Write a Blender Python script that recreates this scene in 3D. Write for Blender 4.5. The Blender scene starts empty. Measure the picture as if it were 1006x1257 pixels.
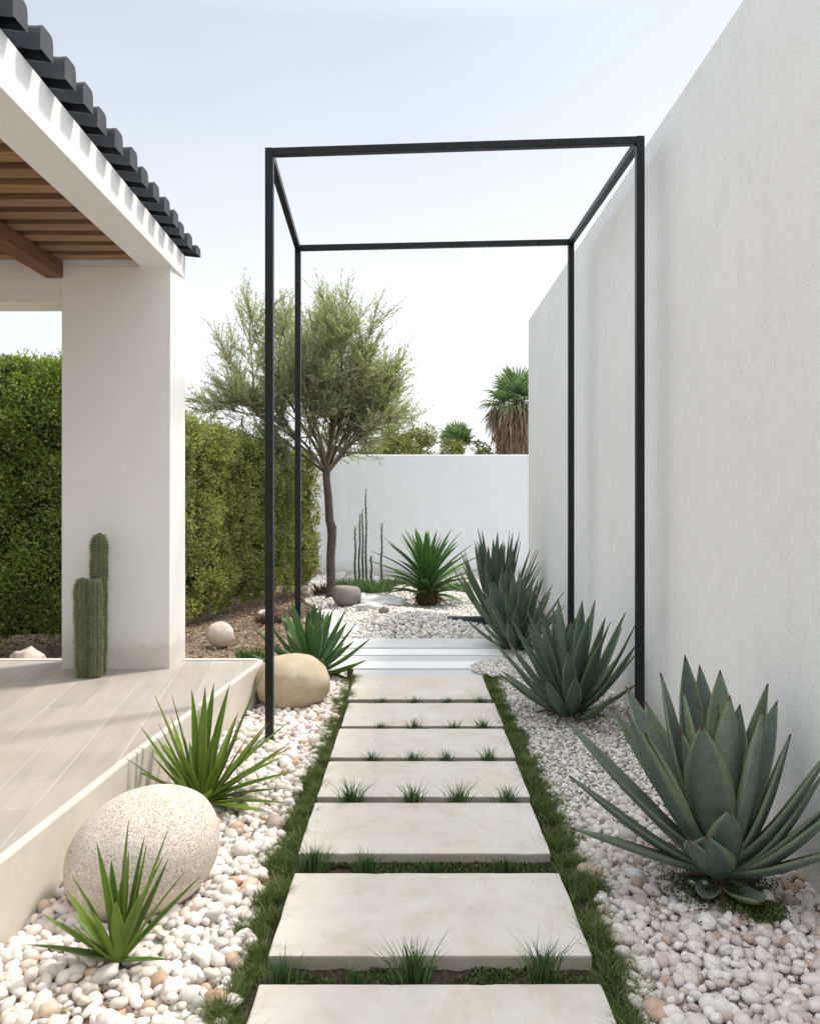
import bpy, bmesh, math, random
import numpy as np
from mathutils import Vector, noise
rnd = random.Random(7)
rng = np.random.default_rng(11)
sc = bpy.context.scene
COL = sc.collection
PI = math.pi

# ------------------------------------------------------------------ helpers
def tag(o, label=None, cat=None, group=None, kind=None):
    if label: o['label'] = label
    if cat: o['category'] = cat
    if group: o['group'] = group
    if kind: o['kind'] = kind
    return o

def empty(name, loc, label=None, cat=None, group=None):
    o = bpy.data.objects.new(name, None); COL.objects.link(o); o.location = loc
    o.empty_display_size = .1
    return tag(o, label, cat, group)

def link(name, me, mat, parent=None, smooth=False):
    o = bpy.data.objects.new(name, me); COL.objects.link(o)
    if mat: me.materials.append(mat)
    if parent: o.parent = parent
    if smooth:
        me.polygons.foreach_set('use_smooth', np.ones(len(me.polygons), dtype=bool))
    return o

def np_mesh(name, V, F, uv=None):
    """V (n,3), F (m,k) all the same k"""
    me = bpy.data.meshes.new(name)
    V = np.asarray(V, dtype=np.float32); F = np.asarray(F, dtype=np.int32)
    m, k = F.shape
    me.vertices.add(len(V)); me.vertices.foreach_set('co', V.ravel())
    me.loops.add(m*k); me.loops.foreach_set('vertex_index', F.ravel())
    me.polygons.add(m); me.polygons.foreach_set('loop_start', np.arange(m, dtype=np.int32)*k)
    if uv is not None:
        l = me.uv_layers.new(name='UVMap')
        l.data.foreach_set('uv', np.asarray(uv, dtype=np.float32)[F.ravel()].ravel())
    me.update(calc_edges=True)
    return me

def box_bm(bm, lo, hi, bevel=0., seg=2):
    r = bmesh.ops.create_cube(bm, size=1)
    lo = Vector(lo); hi = Vector(hi)
    for v in r['verts']:
        v.co = Vector((lo[i] + (v.co[i]+.5)*(hi[i]-lo[i]) for i in range(3)))
    if bevel:
        es = list({e for v in r['verts'] for e in v.link_edges})
        bmesh.ops.bevel(bm, geom=es, offset=bevel, segments=seg, affect='EDGES', profile=.6)

def hexa_bm(bm, pts, bevel=0., seg=2):
    """pts: 4 bottom (ccw) then 4 top"""
    vs = [bm.verts.new(p) for p in pts]
    fs = [(0,3,2,1),(4,5,6,7),(0,1,5,4),(1,2,6,5),(2,3,7,6),(3,0,4,7)]
    faces = [bm.faces.new([vs[i] for i in f]) for f in fs]
    if bevel:
        es = list({e for f in faces for e in f.edges})
        bmesh.ops.bevel(bm, geom=es, offset=bevel, segments=seg, affect='EDGES', profile=.6)

def bm_obj(name, bm, mat, parent=None, smooth=False):
    bmesh.ops.recalc_face_normals(bm, faces=bm.faces)
    me = bpy.data.meshes.new(name); bm.to_mesh(me); bm.free()
    return link(name, me, mat, parent, smooth)

def tube_np(pts, rad, n=8):
    """tapered tube through pts"""
    pts = [Vector(p) for p in pts]; V = []; F = []
    for i, p in enumerate(pts):
        t = (pts[min(i+1, len(pts)-1)] - pts[max(i-1, 0)]).normalized()
        a = t.orthogonal() if i == 0 else (prev - t*prev.dot(t))
        a.normalize(); prev = a; b = t.cross(a)
        for k in range(n):
            th = 2*PI*k/n
            V.append(p + (a*math.cos(th) + b*math.sin(th))*rad[i])
    for i in range(len(pts)-1):
        for k in range(n):
            F.append((i*n+k, i*n+(k+1) % n, (i+1)*n+(k+1) % n, (i+1)*n+k))
    return V, F

class Acc:
    def __init__(s): s.V = []; s.F = []; s.U = []; s.n = 0
    def add(s, V, F, U=None):
        V = np.array([tuple(v) for v in V]) if not isinstance(V, np.ndarray) else V
        F = np.asarray(F)
        s.V.append(V); s.F.append(F + s.n); s.n += len(V)
        s.U.append(np.zeros((len(V), 2)) if U is None else np.asarray(U))
    def build(s, name, mat, parent=None, smooth=True):
        me = np_mesh(name, np.concatenate(s.V), np.concatenate(s.F), np.concatenate(s.U))
        return link(name, me, mat, parent, smooth)

# ------------------------------------------------------------------ materials
def mat(name):
    m = bpy.data.materials.new(name); m.use_nodes = True
    nt = m.node_tree; b = nt.nodes['Principled BSDF']
    return m, nt, b
def N(nt, t, **kw):
    n = nt.nodes.new(t)
    for k, v in kw.items():
        if hasattr(n, k) and not k.startswith('i_'): setattr(n, k, v)
    return n
def ramp(nt, src, stops, interp='LINEAR'):
    r = nt.nodes.new('ShaderNodeValToRGB'); r.color_ramp.interpolation = interp
    while len(r.color_ramp.elements) < len(stops): r.color_ramp.elements.new(.5)
    for e, (p, c) in zip(r.color_ramp.elements, stops):
        e.position = p; e.color = (*c, 1) if len(c) == 3 else c
    nt.links.new(src, r.inputs[0]); return r.outputs[0]
def noise_n(nt, vec, scale, detail=4, rough=.55, dist=0):
    n = nt.nodes.new('ShaderNodeTexNoise'); n.inputs['Scale'].default_value = scale
    n.inputs['Detail'].default_value = detail; n.inputs['Roughness'].default_value = rough
    n.inputs['Distortion'].default_value = dist
    if vec is not None: nt.links.new(vec, n.inputs['Vector'])
    return n.outputs['Fac']
def mixc(nt, fac, a, b, mode='MIX'):
    m = nt.nodes.new('ShaderNodeMix'); m.data_type = 'RGBA'; m.blend_type = mode
    for s, i in ((fac, 0), (a, 6), (b, 7)):
        if isinstance(s, (int, float)): m.inputs[i].default_value = s
        elif isinstance(s, tuple): m.inputs[i].default_value = (*s, 1)
        else: nt.links.new(s, m.inputs[i])
    return m.outputs[2]
def bump(nt, b, h, strength, dist=.01, prev=None):
    n = nt.nodes.new('ShaderNodeBump'); n.inputs['Strength'].default_value = strength
    n.inputs['Distance'].default_value = dist; nt.links.new(h, n.inputs['Height'])
    if prev is not None: nt.links.new(prev, n.inputs['Normal'])
    nt.links.new(n.outputs[0], b.inputs['Normal']); return n.outputs[0]
def objco(nt):
    return nt.nodes.new('ShaderNodeTexCoord').outputs['Object']
def geo(nt): return nt.nodes.new('ShaderNodeNewGeometry')
def mathn(nt, op, a, b=0.):
    m = nt.nodes.new('ShaderNodeMath'); m.operation = op
    for s, i in ((a, 0), (b, 1)):
        if isinstance(s, (int, float)): m.inputs[i].default_value = s
        else: nt.links.new(s, m.inputs[i])
    return m.outputs[0]

def m_stucco(name, c1, c2, grain=.35, warm=None):
    m, nt, b = mat(name); co = objco(nt)
    f = noise_n(nt, co, .8, 6, .6)
    c = ramp(nt, f, [(.3, c1), (.7, c2)])
    # faint vertical weather streaks
    mp = nt.nodes.new('ShaderNodeMapping'); mp.inputs['Scale'].default_value = (5, 5, .5)
    nt.links.new(co, mp.inputs[0])
    s = noise_n(nt, mp.outputs[0], 1.3, 5, .6)
    s = ramp(nt, s, [(.35, (.96, .96, .96)), (.62, (1, 1, 1))])
    c = mixc(nt, .2, c, s, 'MULTIPLY')
    # dirt near the ground
    sep = nt.nodes.new('ShaderNodeSeparateXYZ'); nt.links.new(co, sep.inputs[0])
    z = mathn(nt, 'ADD', sep.outputs[2], mathn(nt, 'MULTIPLY', noise_n(nt, co, 6, 5, .7), -.25))
    d = ramp(nt, z, [(-.0, (.72, .68, .62)), (.05, (.90, .88, .85)), (.18, (1, 1, 1))])
    c = mixc(nt, .75, c, d, 'MULTIPLY')
    tr = ramp(nt, noise_n(nt, co, 2.3, 5, .75, .8), [(.36, (.965, .965, .96)), (.5, (1, 1, 1)), (.66, (1.015, 1.015, 1.015))])
    c = mixc(nt, .6, c, tr, 'MULTIPLY')
    cn = nt.nodes.new('ShaderNodeTexNoise'); cn.inputs['Scale'].default_value = .55; cn.inputs['Detail'].default_value = 9; cn.inputs['Roughness'].default_value = .62
    mpc = nt.nodes.new('ShaderNodeMapping'); mpc.inputs['Scale'].default_value = (1.8, 1.8, .5); nt.links.new(co, mpc.inputs[0]); nt.links.new(mpc.outputs[0], cn.inputs['Vector'])
    crk = mathn(nt, 'ABSOLUTE', mathn(nt, 'SUBTRACT', cn.outputs['Fac'], .605))
    crm = ramp(nt, crk, [(0, (.74, .73, .72)), (.0022, (1, 1, 1))])
    c = mixc(nt, .22, c, crm, 'MULTIPLY')
    sp = ramp(nt, noise_n(nt, co, 130, 2, .6), [(.3, (.93, .93, .93)), (.6, (1, 1, 1))])
    c = mixc(nt, .8, c, sp, 'MULTIPLY')
    nt.links.new(c, b.inputs['Base Color'])
    b.inputs['Roughness'].default_value = .92; b.inputs['Specular IOR Level'].default_value = .2
    n1 = bump(nt, b, noise_n(nt, co, 85, 5, .65), grain, .006)
    bump(nt, b, noise_n(nt, co, 3.2, 3, .5), .25, .03, n1)
    return m

def m_leaf(name, dark, mid, light, rough=.5, trans=.25, vscale=3.):
    """small foliage leaves, colour per leaf"""
    m, nt, b = mat(name); g = geo(nt); co = objco(nt)
    r = g.outputs['Random Per Island']
    f = mathn(nt, 'ADD', mathn(nt, 'MULTIPLY', r, .6), mathn(nt, 'MULTIPLY', noise_n(nt, co, vscale, 3), .6))
    c = ramp(nt, f, [(.25, dark), (.6, mid), (.95, light)])
    nt.links.new(c, b.inputs['Base Color']); b.inputs['Roughness'].default_value = rough
    b.inputs['Specular IOR Level'].default_value = .35
    t = nt.nodes.new('ShaderNodeBsdfTranslucent'); nt.links.new(mixc(nt, 1., c, (1.5, 1.6, .8), 'MULTIPLY'), t.inputs[0])
    mx = nt.nodes.new('ShaderNodeMixShader'); mx.inputs[0].default_value = trans
    nt.links.new(b.outputs[0], mx.inputs[1]); nt.links.new(t.outputs[0], mx.inputs[2])
    nt.links.new(mx.outputs[0], nt.nodes['Material Output'].inputs[0])
    return m

def m_blade(name, dark, light, edge, tip, base, rough=.45, trans=.12, bloom=.5, edge_w=.82):
    """long succulent leaf: uv.x = 0..1 across, uv.y = 0..1 along"""
    m, nt, b = mat(name); g = geo(nt); co = objco(nt)
    uv = nt.nodes.new('ShaderNodeTexCoord').outputs['UV']
    sp = nt.nodes.new('ShaderNodeSeparateXYZ'); nt.links.new(uv, sp.inputs[0])
    u = mathn(nt, 'ABSOLUTE', mathn(nt, 'SUBTRACT', mathn(nt, 'MULTIPLY', sp.outputs[0], 2.), 1.)); v = sp.outputs[1]
    r = g.outputs['Random Per Island']
    c = mixc(nt, r, dark, light)
    r2 = mathn(nt, 'FRACT', mathn(nt, 'MULTIPLY', r, 7.31))
    c = mixc(nt, ramp(nt, r2, [(.55, (0, 0, 0)), (1., (.55, .55, .55))]), c, mixc(nt, 1., c, (1.25, 1.15, .62), 'MULTIPLY'))
    # powdery bloom, cross banding and fine length-wise fibre
    mp = nt.nodes.new('ShaderNodeMapping'); mp.inputs['Scale'].default_value = (3, 26, 1); nt.links.new(uv, mp.inputs[0])
    ad = nt.nodes.new('ShaderNodeVectorMath'); ad.operation = 'ADD'; nt.links.new(mp.outputs[0], ad.inputs[0])
    cb = nt.nodes.new('ShaderNodeCombineXYZ'); nt.links.new(mathn(nt, 'MULTIPLY', r, 37.), cb.inputs[2]); nt.links.new(cb.outputs[0], ad.inputs[1])
    band = noise_n(nt, ad.outputs[0], 1., 4, .65)
    c = mixc(nt, bloom, c, ramp(nt, band, [(.3, (.72, .74, .72)), (.7, (1.25, 1.25, 1.22))]), 'MULTIPLY')
    blot = noise_n(nt, co, 9, 4, .6)
    c = mixc(nt, .55, c, ramp(nt, blot, [(.3, (.75, .78, .72)), (.7, (1.2, 1.18, 1.15))]), 'MULTIPLY')
    c = mixc(nt, ramp(nt, u, [(edge_w-.12, (0, 0, 0)), (1., (1, 1, 1))]), c, edge)
    c = mixc(nt, ramp(nt, v, [(0., (1, 1, 1)), (.28, (0, 0, 0))]), c, base)
    c = mixc(nt, ramp(nt, v, [(.955, (0, 0, 0)), (.985, (1, 1, 1))]), c, tip)
    nt.links.new(c, b.inputs['Base Color']); b.inputs['Roughness'].default_value = rough
    b.inputs['Specular IOR Level'].default_value = .4
    bump(nt, b, band, .15, .003)
    t = nt.nodes.new('ShaderNodeBsdfTranslucent'); nt.links.new(mixc(nt, 1., c, (1.5, 1.7, .7), 'MULTIPLY'), t.inputs[0])
    mx = nt.nodes.new('ShaderNodeMixShader'); mx.inputs[0].default_value = trans
    nt.links.new(b.outputs[0], mx.inputs[1]); nt.links.new(t.outputs[0], mx.inputs[2])
    nt.links.new(mx.outputs[0], nt.nodes['Material Output'].inputs[0])
    return m

def m_stone(name, c1, c2, spots=None, spot_scale=90., bumpS=.3, rough=.85, scale=6., pit=0.):
    m, nt, b = mat(name); co = objco(nt)
    c = ramp(nt, noise_n(nt, co, scale, 6, .65, .3), [(.28, c1), (.72, c2)])
    fine = noise_n(nt, co, spot_scale, 3, .6)
    if spots: c = mixc(nt, ramp(nt, fine, [(.5, (0, 0, 0)), (.68, (1, 1, 1))]), c, spots)
    prev = None
    if pit:
        v = nt.nodes.new('ShaderNodeTexVoronoi'); v.inputs['Scale'].default_value = pit; v.inputs['Randomness'].default_value = 1.
        wob = nt.nodes.new('ShaderNodeTexNoise'); wob.inputs['Scale'].default_value = pit*.6; nt.links.new(co, wob.inputs['Vector'])
        ad = nt.nodes.new('ShaderNodeMix'); ad.data_type = 'VECTOR'; ad.inputs[0].default_value = .018
        nt.links.new(co, ad.inputs[4]); nt.links.new(wob.outputs['Color'], ad.inputs[5])
        nt.links.new(ad.outputs[1], v.inputs['Vector'])
        pm = ramp(nt, v.outputs['Distance'], [(.12, (0, 0, 0)), (.42, (1, 1, 1))])
        # pits are only present in patches
        patch = ramp(nt, noise_n(nt, co, 22, 4, .6), [(.25, (0, 0, 0)), (.42, (1, 1, 1))])
        pm2 = mixc(nt, patch, (1., 1., 1.), pm)
        c = mixc(nt, 1., c, ramp(nt, pm2, [(0, (.68, .64, .59)), (1, (1, 1, 1))]), 'MULTIPLY')
        prev = bump(nt, b, pm2, .8, .006)
    nt.links.new(c, b.inputs['Base Color']); b.inputs['Roughness'].default_value = rough
    b.inputs['Specular IOR Level'].default_value = .25
    bump(nt, b, fine, bumpS, .004, prev)
    return m

def m_pebble(name, stops, rough=.55):
    m, nt, b = mat(name); g = geo(nt); co = objco(nt)
    c = ramp(nt, g.outputs['Random Per Island'], stops)
    c = mixc(nt, .6, c, ramp(nt, noise_n(nt, co, 45, 5, .65), [(.3, (.78, .74, .7)), (.65, (1.06, 1.05, 1.04))]), 'MULTIPLY')
    nt.links.new(c, b.inputs['Base Color']); b.inputs['Roughness'].default_value = rough
    b.inputs['Specular IOR Level'].default_value = .35
    bump(nt, b, noise_n(nt, co, 120, 3), .2, .002)
    return m

M = {}
M['wall'] = m_stucco('white stucco', (.86, .87, .87), (.90, .905, .905), .5)
M['back_wall'] = m_stucco('smooth white render', (.82, .845, .88), (.86, .88, .91), .15)
M['porch'] = m_stucco('porch white render', (.87, .865, .85), (.90, .895, .885), .2)

def m_metal():
    m, nt, b = mat('black powder coated steel'); co = objco(nt)
    nt.links.new(ramp(nt, noise_n(nt, co, 12, 4), [(.3, (.005, .007, .008)), (.7, (.011, .013, .015))]), b.inputs['Base Color'])
    b.inputs['Roughness'].default_value = .38; b.inputs['Specular IOR Level'].default_value = .3
    bump(nt, b, noise_n(nt, co, 300, 2), .08, .001)
    return m
M['metal'] = m_metal()
def m_tile():
    m, nt, b = mat('charcoal clay roof tile'); co = objco(nt)
    c = ramp(nt, noise_n(nt, co, 5, 6, .7), [(.3, (.022, .026, .032)), (.55, (.04, .046, .055)), (.75, (.062, .068, .078))])
    nt.links.new(c, b.inputs['Base Color']); b.inputs['Roughness'].default_value = .6
    bump(nt, b, noise_n(nt, co, 60, 5, .7), .35, .004); return m
M['tile'] = m_tile()
def m_wood(name, c1, c2, c3, axis=(1, 14, 14)):
    m, nt, b = mat(name); co = objco(nt)
    mp = nt.nodes.new('ShaderNodeMapping'); mp.inputs['Scale'].default_value = axis; nt.links.new(co, mp.inputs[0])
    g = noise_n(nt, mp.outputs[0], 3.5, 7, .65, .6)
    c = ramp(nt, g, [(.3, c1), (.5, c2), (.7, c3)])
    r = geo(nt).outputs['Random Per Island']
    c = mixc(nt, .7, c, ramp(nt, r, [(0, (.72, .72, .72)), (1, (1.15, 1.12, 1.1))]), 'MULTIPLY')
    nt.links.new(c, b.inputs['Base Color']); b.inputs['Roughness'].default_value = .6
    bump(nt, b, g, .25, .004); return m
M['slat'] = m_wood('slat wood', (.20, .105, .05), (.31, .175, .088), (.40, .24, .13))
M['beam'] = m_wood('dark beam wood', (.12, .05, .018), (.19, .085, .033), (.26, .125, .05), (14, 1, 14))
M['deck'] = m_wood('dark roof boards', (.05, .028, .015), (.075, .042, .024), (.10, .06, .035))

def m_terrace():
    m, nt, b = mat('travertine plank tiles'); co = objco(nt)
    mp = nt.nodes.new('ShaderNodeMapping'); mp.inputs['Rotation'].default_value = (0, 0, math.radians(90-8)); nt.links.new(co, mp.inputs[0])
    # plank tiles lie along the terrace edge
    br = nt.nodes.new('ShaderNodeTexBrick'); nt.links.new(mp.outputs[0], br.inputs['Vector'])
    br.inputs['Scale'].default_value = 1.; br.inputs['Brick Width'].default_value = 2.4; br.inputs['Row Height'].default_value = .20
    br.inputs['Mortar Size'].default_value = .005; br.inputs['Mortar Smooth'].default_value = .6; br.offset = .37
    br.inputs['Color1'].default_value = (0, 0, 0, 1); br.inputs['Color2'].default_value = (1, 1, 1, 1); br.inputs['Mortar'].default_value = (.5, .5, .5, 1)
    tone = ramp(nt, br.outputs['Color'], [(0, (.375, .355, .33)), (.5, (.42, .39, .35)), (1, (.435, .42, .40))])
    mp2 = nt.nodes.new('ShaderNodeMapping'); mp2.inputs['Scale'].default_value = (.9, 7, 1); nt.links.new(mp.outputs[0], mp2.inputs[0])
    vein = noise_n(nt, mp2.outputs[0], 1.6, 7, .65, .4)
    c = mixc(nt, .8, tone, ramp(nt, vein, [(.28, (.80, .79, .80)), (.5, (1., .985, .96)), (.7, (1.12, 1.08, 1.02))]), 'MULTIPLY')
    c = mixc(nt, .5, c, ramp(nt, noise_n(nt, co, 1.7, 4), [(.35, (.84, .86, .90)), (.65, (1.1, 1.04, .95))]), 'MULTIPLY')
    c = mixc(nt, mathn(nt, 'MULTIPLY', br.outputs['Fac'], ramp(nt, noise_n(nt, co, 2.5, 3), [(.35, (.25, .25, .25)), (.65, (.9, .9, .9))])), c, (.56, .53, .475))
    nt.links.new(c, b.inputs['Base Color']); b.inputs['Roughness'].default_value = .7
    b.inputs['Specular IOR Level'].default_value = .3
    inv = mathn(nt, 'SUBTRACT', 1., br.outputs['Fac'])
    p = bump(nt, b, inv, .3, .003); bump(nt, b, vein, .12, .006, p); return m
M['terrace'] = m_terrace()
M['kerb'] = m_stone('cream limestone', (.57, .53, .45), (.71, .67, .59), (.65, .62, .55), 40, .15, .8, 2.5)
M['slab'] = m_stone('pale sandstone slab', (.625, .595, .54), (.72, .695, .645), (.65, .625, .575), 150, .15, .75, 3.2)
def _slab_extra():
    nt = M['slab'].node_tree; b = nt.nodes['Principled BSDF']; co = objco(nt)
    src = b.inputs['Base Color'].links[0].from_socket
    stain = ramp(nt, noise_n(nt, co, 2.1, 8, .72, 1.2), [(.50, (1, 1, 1)), (.60, (.94, .90, .84)), (.66, (.98, .96, .93)), (.8, (1, 1, 1))])
    c = mixc(nt, .85, src, stain, 'MULTIPLY')
    pores = ramp(nt, noise_n(nt, co, 95, 3, .7), [(.24, (.72, .70, .66)), (.34, (1, 1, 1))])
    c = mixc(nt, .9, c, pores, 'MULTIPLY')
    sm = ramp(nt, noise_n(nt, co, 9, 6, .7), [(.32, (.9, .885, .86)), (.55, (1.02, 1.02, 1.02))])
    c = mixc(nt, .8, c, sm, 'MULTIPLY')
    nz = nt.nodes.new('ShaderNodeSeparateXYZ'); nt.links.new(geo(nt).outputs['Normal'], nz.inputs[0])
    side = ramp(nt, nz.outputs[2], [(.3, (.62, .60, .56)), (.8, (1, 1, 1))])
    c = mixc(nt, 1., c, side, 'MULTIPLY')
    nt.links.new(c, b.inputs['Base Color'])
_slab_extra()
M['strip_w'] = m_stone('white marble strip', (.78, .79, .79), (.86, .87, .87), (.8, .81, .82), 30, .1, .5, 2)
M['strip_g'] = m_stone('grey marble strip', (.53, .545, .555), (.63, .645, .655), (.6, .615, .625), 30, .1, .5, 2)
M['boulder_white'] = m_stone('pitted white stone', (.67, .59, .48), (.80, .73, .62), (.84, .78, .69), 60, .25, .9, 5, pit=185)
M['boulder_tan'] = m_stone('sandy boulder stone', (.46, .37, .25), (.62, .53, .39), (.40, .33, .24), 130, .35, .85, 7)
M['pot'] = m_stone('grey brown stone', (.21, .19, .175), (.31, .285, .265), (.25, .23, .21), 90, .25, .8, 4)
M['rock_pale'] = m_stone('pale rock', (.50, .50, .50), (.68, .68, .68), (.6, .6, .6), 30, .5, .85, 6)
M['rock_dark'] = m_stone('brown rock', (.12, .095, .075), (.24, .2, .165), (.3, .26, .22), 30, .5, .9, 9)
M['stone_round'] = m_stone('pinkish round stone', (.50, .41, .34), (.74, .68, .62), (.6, .5, .42), 14, .2, .7, 8)
M['peb_left'] = m_pebble('pebbles warm', [(0, (.84, .80, .75)), (.2, (.72, .66, .59)), (.4, (.83, .81, .79)), (.62, (.66, .59, .51)), (.72, (.80, .79, .78)), (.82, (.60, .575, .55)), (.88, (.82, .78, .72)), (.93, (.60, .45, .32)), (.97, (.50, .34, .24)), (1, (.5, .46, .42))])
M['peb_right'] = m_pebble('pebbles pinkish', [(0, (.80, .78, .76)), (.25, (.66, .61, .58)), (.45, (.78, .77, .76)), (.62, (.55, .48, .44)), (.78, (.64, .62, .61)), (.92, (.56, .45, .37)), (.97, (.48, .34, .26)), (1, (.40, .38, .37))])
M['peb_far'] = m_pebble('crushed marble', [(0, (.80, .79, .77)), (.35, (.66, .645, .62)), (.6, (.82, .82, .81)), (.75, (.5, .475, .45)), (.9, (.70, .66, .6)), (1, (.34, .31, .28))], .8)
M['grit'] = m_pebble('grit', [(0, (.25, .2, .15)), (.4, (.42, .36, .3)), (.7, (.16, .12, .08)), (1, (.5, .44, .38))], .9)
M['mulch'] = m_pebble('wood chips', [(0, (.36, .24, .15)), (.3, (.24, .15, .09)), (.55, (.45, .33, .22)), (.8, (.16, .1, .065)), (1, (.55, .43, .31))], .9)
M['agave_blue'] = m_blade('blue agave', (.085, .125, .112), (.18, .23, .20), (.30, .34, .20), (.12, .045, .02), (.15, .19, .13), .5, .06, .6)
M['agave_teal'] = m_blade('green blue agave', (.06, .105, .078), (.135, .195, .145), (.22, .28, .15), (.12, .05, .03), (.06, .085, .05), .5, .08, .5)
M['agave_green'] = m_blade('green agave', (.055, .125, .04), (.10, .20, .06), (.13, .22, .07), (.16, .09, .04), (.06, .09, .03), .42, .1, .4)
M['yucca'] = m_blade('yucca green', (.10, .18, .03), (.22, .32, .05), (.30, .38, .10), (.22, .15, .06), (.30, .38, .09), .42, .3, .35)
M['yucca_dark'] = m_blade('yucca dark green', (.06, .15, .03), (.11, .23, .055), (.17, .27, .08), (.2, .14, .06), (.10, .16, .04), .4, .18, .35)
M['dead_leaf'] = m_blade('dry leaf', (.10, .06, .035), (.2, .13, .075), (.22, .15, .09), (.1, .06, .03), (.08, .05, .03), .8, .05, .5)
M['grass'] = m_leaf('grass', (.05, .085, .022), (.115, .17, .042), (.30, .32, .14), .55, .25, 9)
M['tuft'] = m_leaf('tuft grass', (.05, .10, .04), (.09, .16, .06), (.17, .24, .10), .5, .25, 9)
M['hedge'] = m_leaf('hedge leaf', (.09, .11, .035), (.24, .265, .085), (.46, .48, .20), .45, .3, 2.2)
M['hedge_left'] = m_leaf('hedge leaf green', (.075, .115, .025), (.19, .25, .055), (.38, .43, .12), .4, .28, 2.2)
M['olive'] = m_leaf('olive leaf', (.20, .23, .13), (.32, .35, .21), (.46, .48, .32), .55, .4, 2)
M['shrub_y'] = m_leaf('yellow green shrub', (.10, .13, .03), (.19, .21, .055), (.3, .31, .11), .5, .3, 2)
M['palm'] = m_leaf('palm frond', (.10, .16, .08), (.16, .24, .12), (.24, .32, .17), .45, .2, 2)  # distance haze put into the colour, lighter and greyer green
M['thatch'] = m_leaf('dead palm thatch', (.17, .12, .08), (.31, .22, .15), (.48, .37, .27), .85, .1, 3)  # lightened, distance haze put into the colour
M['moss'] = m_leaf('ground moss', (.03, .045, .014), (.07, .10, .03), (.14, .17, .06), .8, .1, 9)
M['core'] = m_stone('hedge core shade', (.022, .03, .008), (.05, .06, .02), None, 30, .5, .95, 8)  # shade inside the hedges put into a very dark colour
M['cactus'] = None
def m_cactus():
    m, nt, b = mat('cactus skin'); co = objco(nt)
    c = ramp(nt, noise_n(nt, co, 14, 4), [(.3, (.06, .085, .03)), (.7, (.11, .14, .055))])
    nt.links.new(c, b.inputs['Base Color']); b.inputs['Roughness'].default_value = .6
    return m
M['cactus'] = m_cactus()
M['spine'] = m_pebble('cactus spine', [(0, (.42, .40, .26)), (.5, (.30, .32, .18)), (1, (.55, .52, .38))], .6)
M['bark'] = m_wood('bark', (.035, .027, .021), (.10, .078, .062), (.22, .175, .14), (7, 7, 22))
M['bark'].node_tree.nodes['Bump'].inputs['Strength'].default_value = .9
M['bark'].node_tree.nodes['Bump'].inputs['Distance'].default_value = .02
M['twig'] = m_wood('twig bark', (.10, .075, .05), (.17, .13, .095), (.24, .2, .15), (9, 9, 9))
M['soil'] = m_stone('dark soil', (.018, .013, .009), (.055, .04, .028), (.09, .07, .05), 60, .9, .95, 18)
M['dark_block'] = m_stone('slate', (.035, .045, .055), (.06, .07, .08), None, 60, .3, .7, 6)

def m_ground():
    m, nt, b = mat('ground earth'); co = objco(nt)
    sep = nt.nodes.new('ShaderNodeSeparateXYZ'); nt.links.new(co, sep.inputs[0])
    c = ramp(nt, noise_n(nt, co, 30, 6, .7), [(.3, (.07, .05, .035)), (.5, (.19, .145, .10)), (.7, (.33, .27, .20))])
    v = nt.nodes.new('ShaderNodeTexVoronoi'); v.inputs['Scale'].default_value = 45; nt.links.new(co, v.inputs['Vector'])
    g = ramp(nt, v.outputs['Distance'], [(.1, (.62, .60, .57)), (.6, (.2, .18, .16))])
    # stony between the walls, earth to the left
    f = mathn(nt, 'ADD', sep.outputs[0], mathn(nt, 'MULTIPLY', noise_n(nt, co, 2.5, 4), .8))
    f = ramp(nt, mathn(nt, 'ADD', f, .9), [(.0, (0, 0, 0)), (.4, (1, 1, 1))])
    c = mixc(nt, f, c, g)
    nt.links.new(c, b.inputs['Base Color']); b.inputs['Roughness'].default_value = .95
    bump(nt, b, v.outputs['Distance'], .6, .02); return m
M['ground'] = m_ground()

# ------------------------------------------------------------------ world, sun, camera
EL, AZ = math.radians(57), math.radians(54)
w = bpy.data.worlds.new('World'); sc.world = w; w.use_nodes = True
nt = w.node_tree; bg = nt.nodes['Background']
sky = nt.nodes.new('ShaderNodeTexSky'); sky.sky_type = 'NISHITA'; sky.sun_disc = False
sky.sun_elevation = EL; sky.sun_rotation = AZ
sky.air_density = 1.0; sky.dust_density = 3.5; sky.ozone_density = 1.0; sky.altitude = 0
# haze veil thicker towards the horizon, plus fill light added overhead out of view
tc = nt.nodes.new('ShaderNodeTexCoord'); sp = nt.nodes.new('ShaderNodeSeparateXYZ'); nt.links.new(tc.outputs['Generated'], sp.inputs[0])
hz = ramp(nt, sp.outputs[2], [(0., (.97, .97, .97)), (.22, (.88, .88, .88)), (.5, (.68, .68, .68)), (1., (.9, .9, .9))])
mpw = nt.nodes.new('ShaderNodeMapping'); mpw.inputs['Scale'].default_value = (1, 1, 2.5); nt.links.new(tc.outputs['Generated'], mpw.inputs[0])
cl = noise_n(nt, mpw.outputs[0], 1.4, 4, .5)
hz = mixc(nt, .5, hz, ramp(nt, cl, [(.3, (.72, .72, .72)), (.7, (1.15, 1.15, 1.15))]), 'MULTIPLY')
HAZE = (6.9, 7.1, 7.35)
HAZE_FILL = ramp(nt, sp.outputs[2], [(0., (.50, .50, .50)), (.2, (.475, .48, .487)), (.5, (.385, .412, .435)), (.6, (.62, .63, .65)), (.72, (1., 1., 1.)), (1., (1., 1., 1.))])  # bright upper stops are added fill light above the view
hcol = mixc(nt, 1., HAZE_FILL, (19.4, 19.4, 19.5), 'MULTIPLY')
SIDE = ramp(nt, mathn(nt, 'ADD', mathn(nt, 'MULTIPLY', sp.outputs[0], .5), .5), [(.25, (.86, .87, .885)), (.62, (1, 1, 1))])
hcol = mixc(nt, 1., hcol, SIDE, 'MULTIPLY')
c = mixc(nt, hz, sky.outputs[0], hcol)
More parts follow.
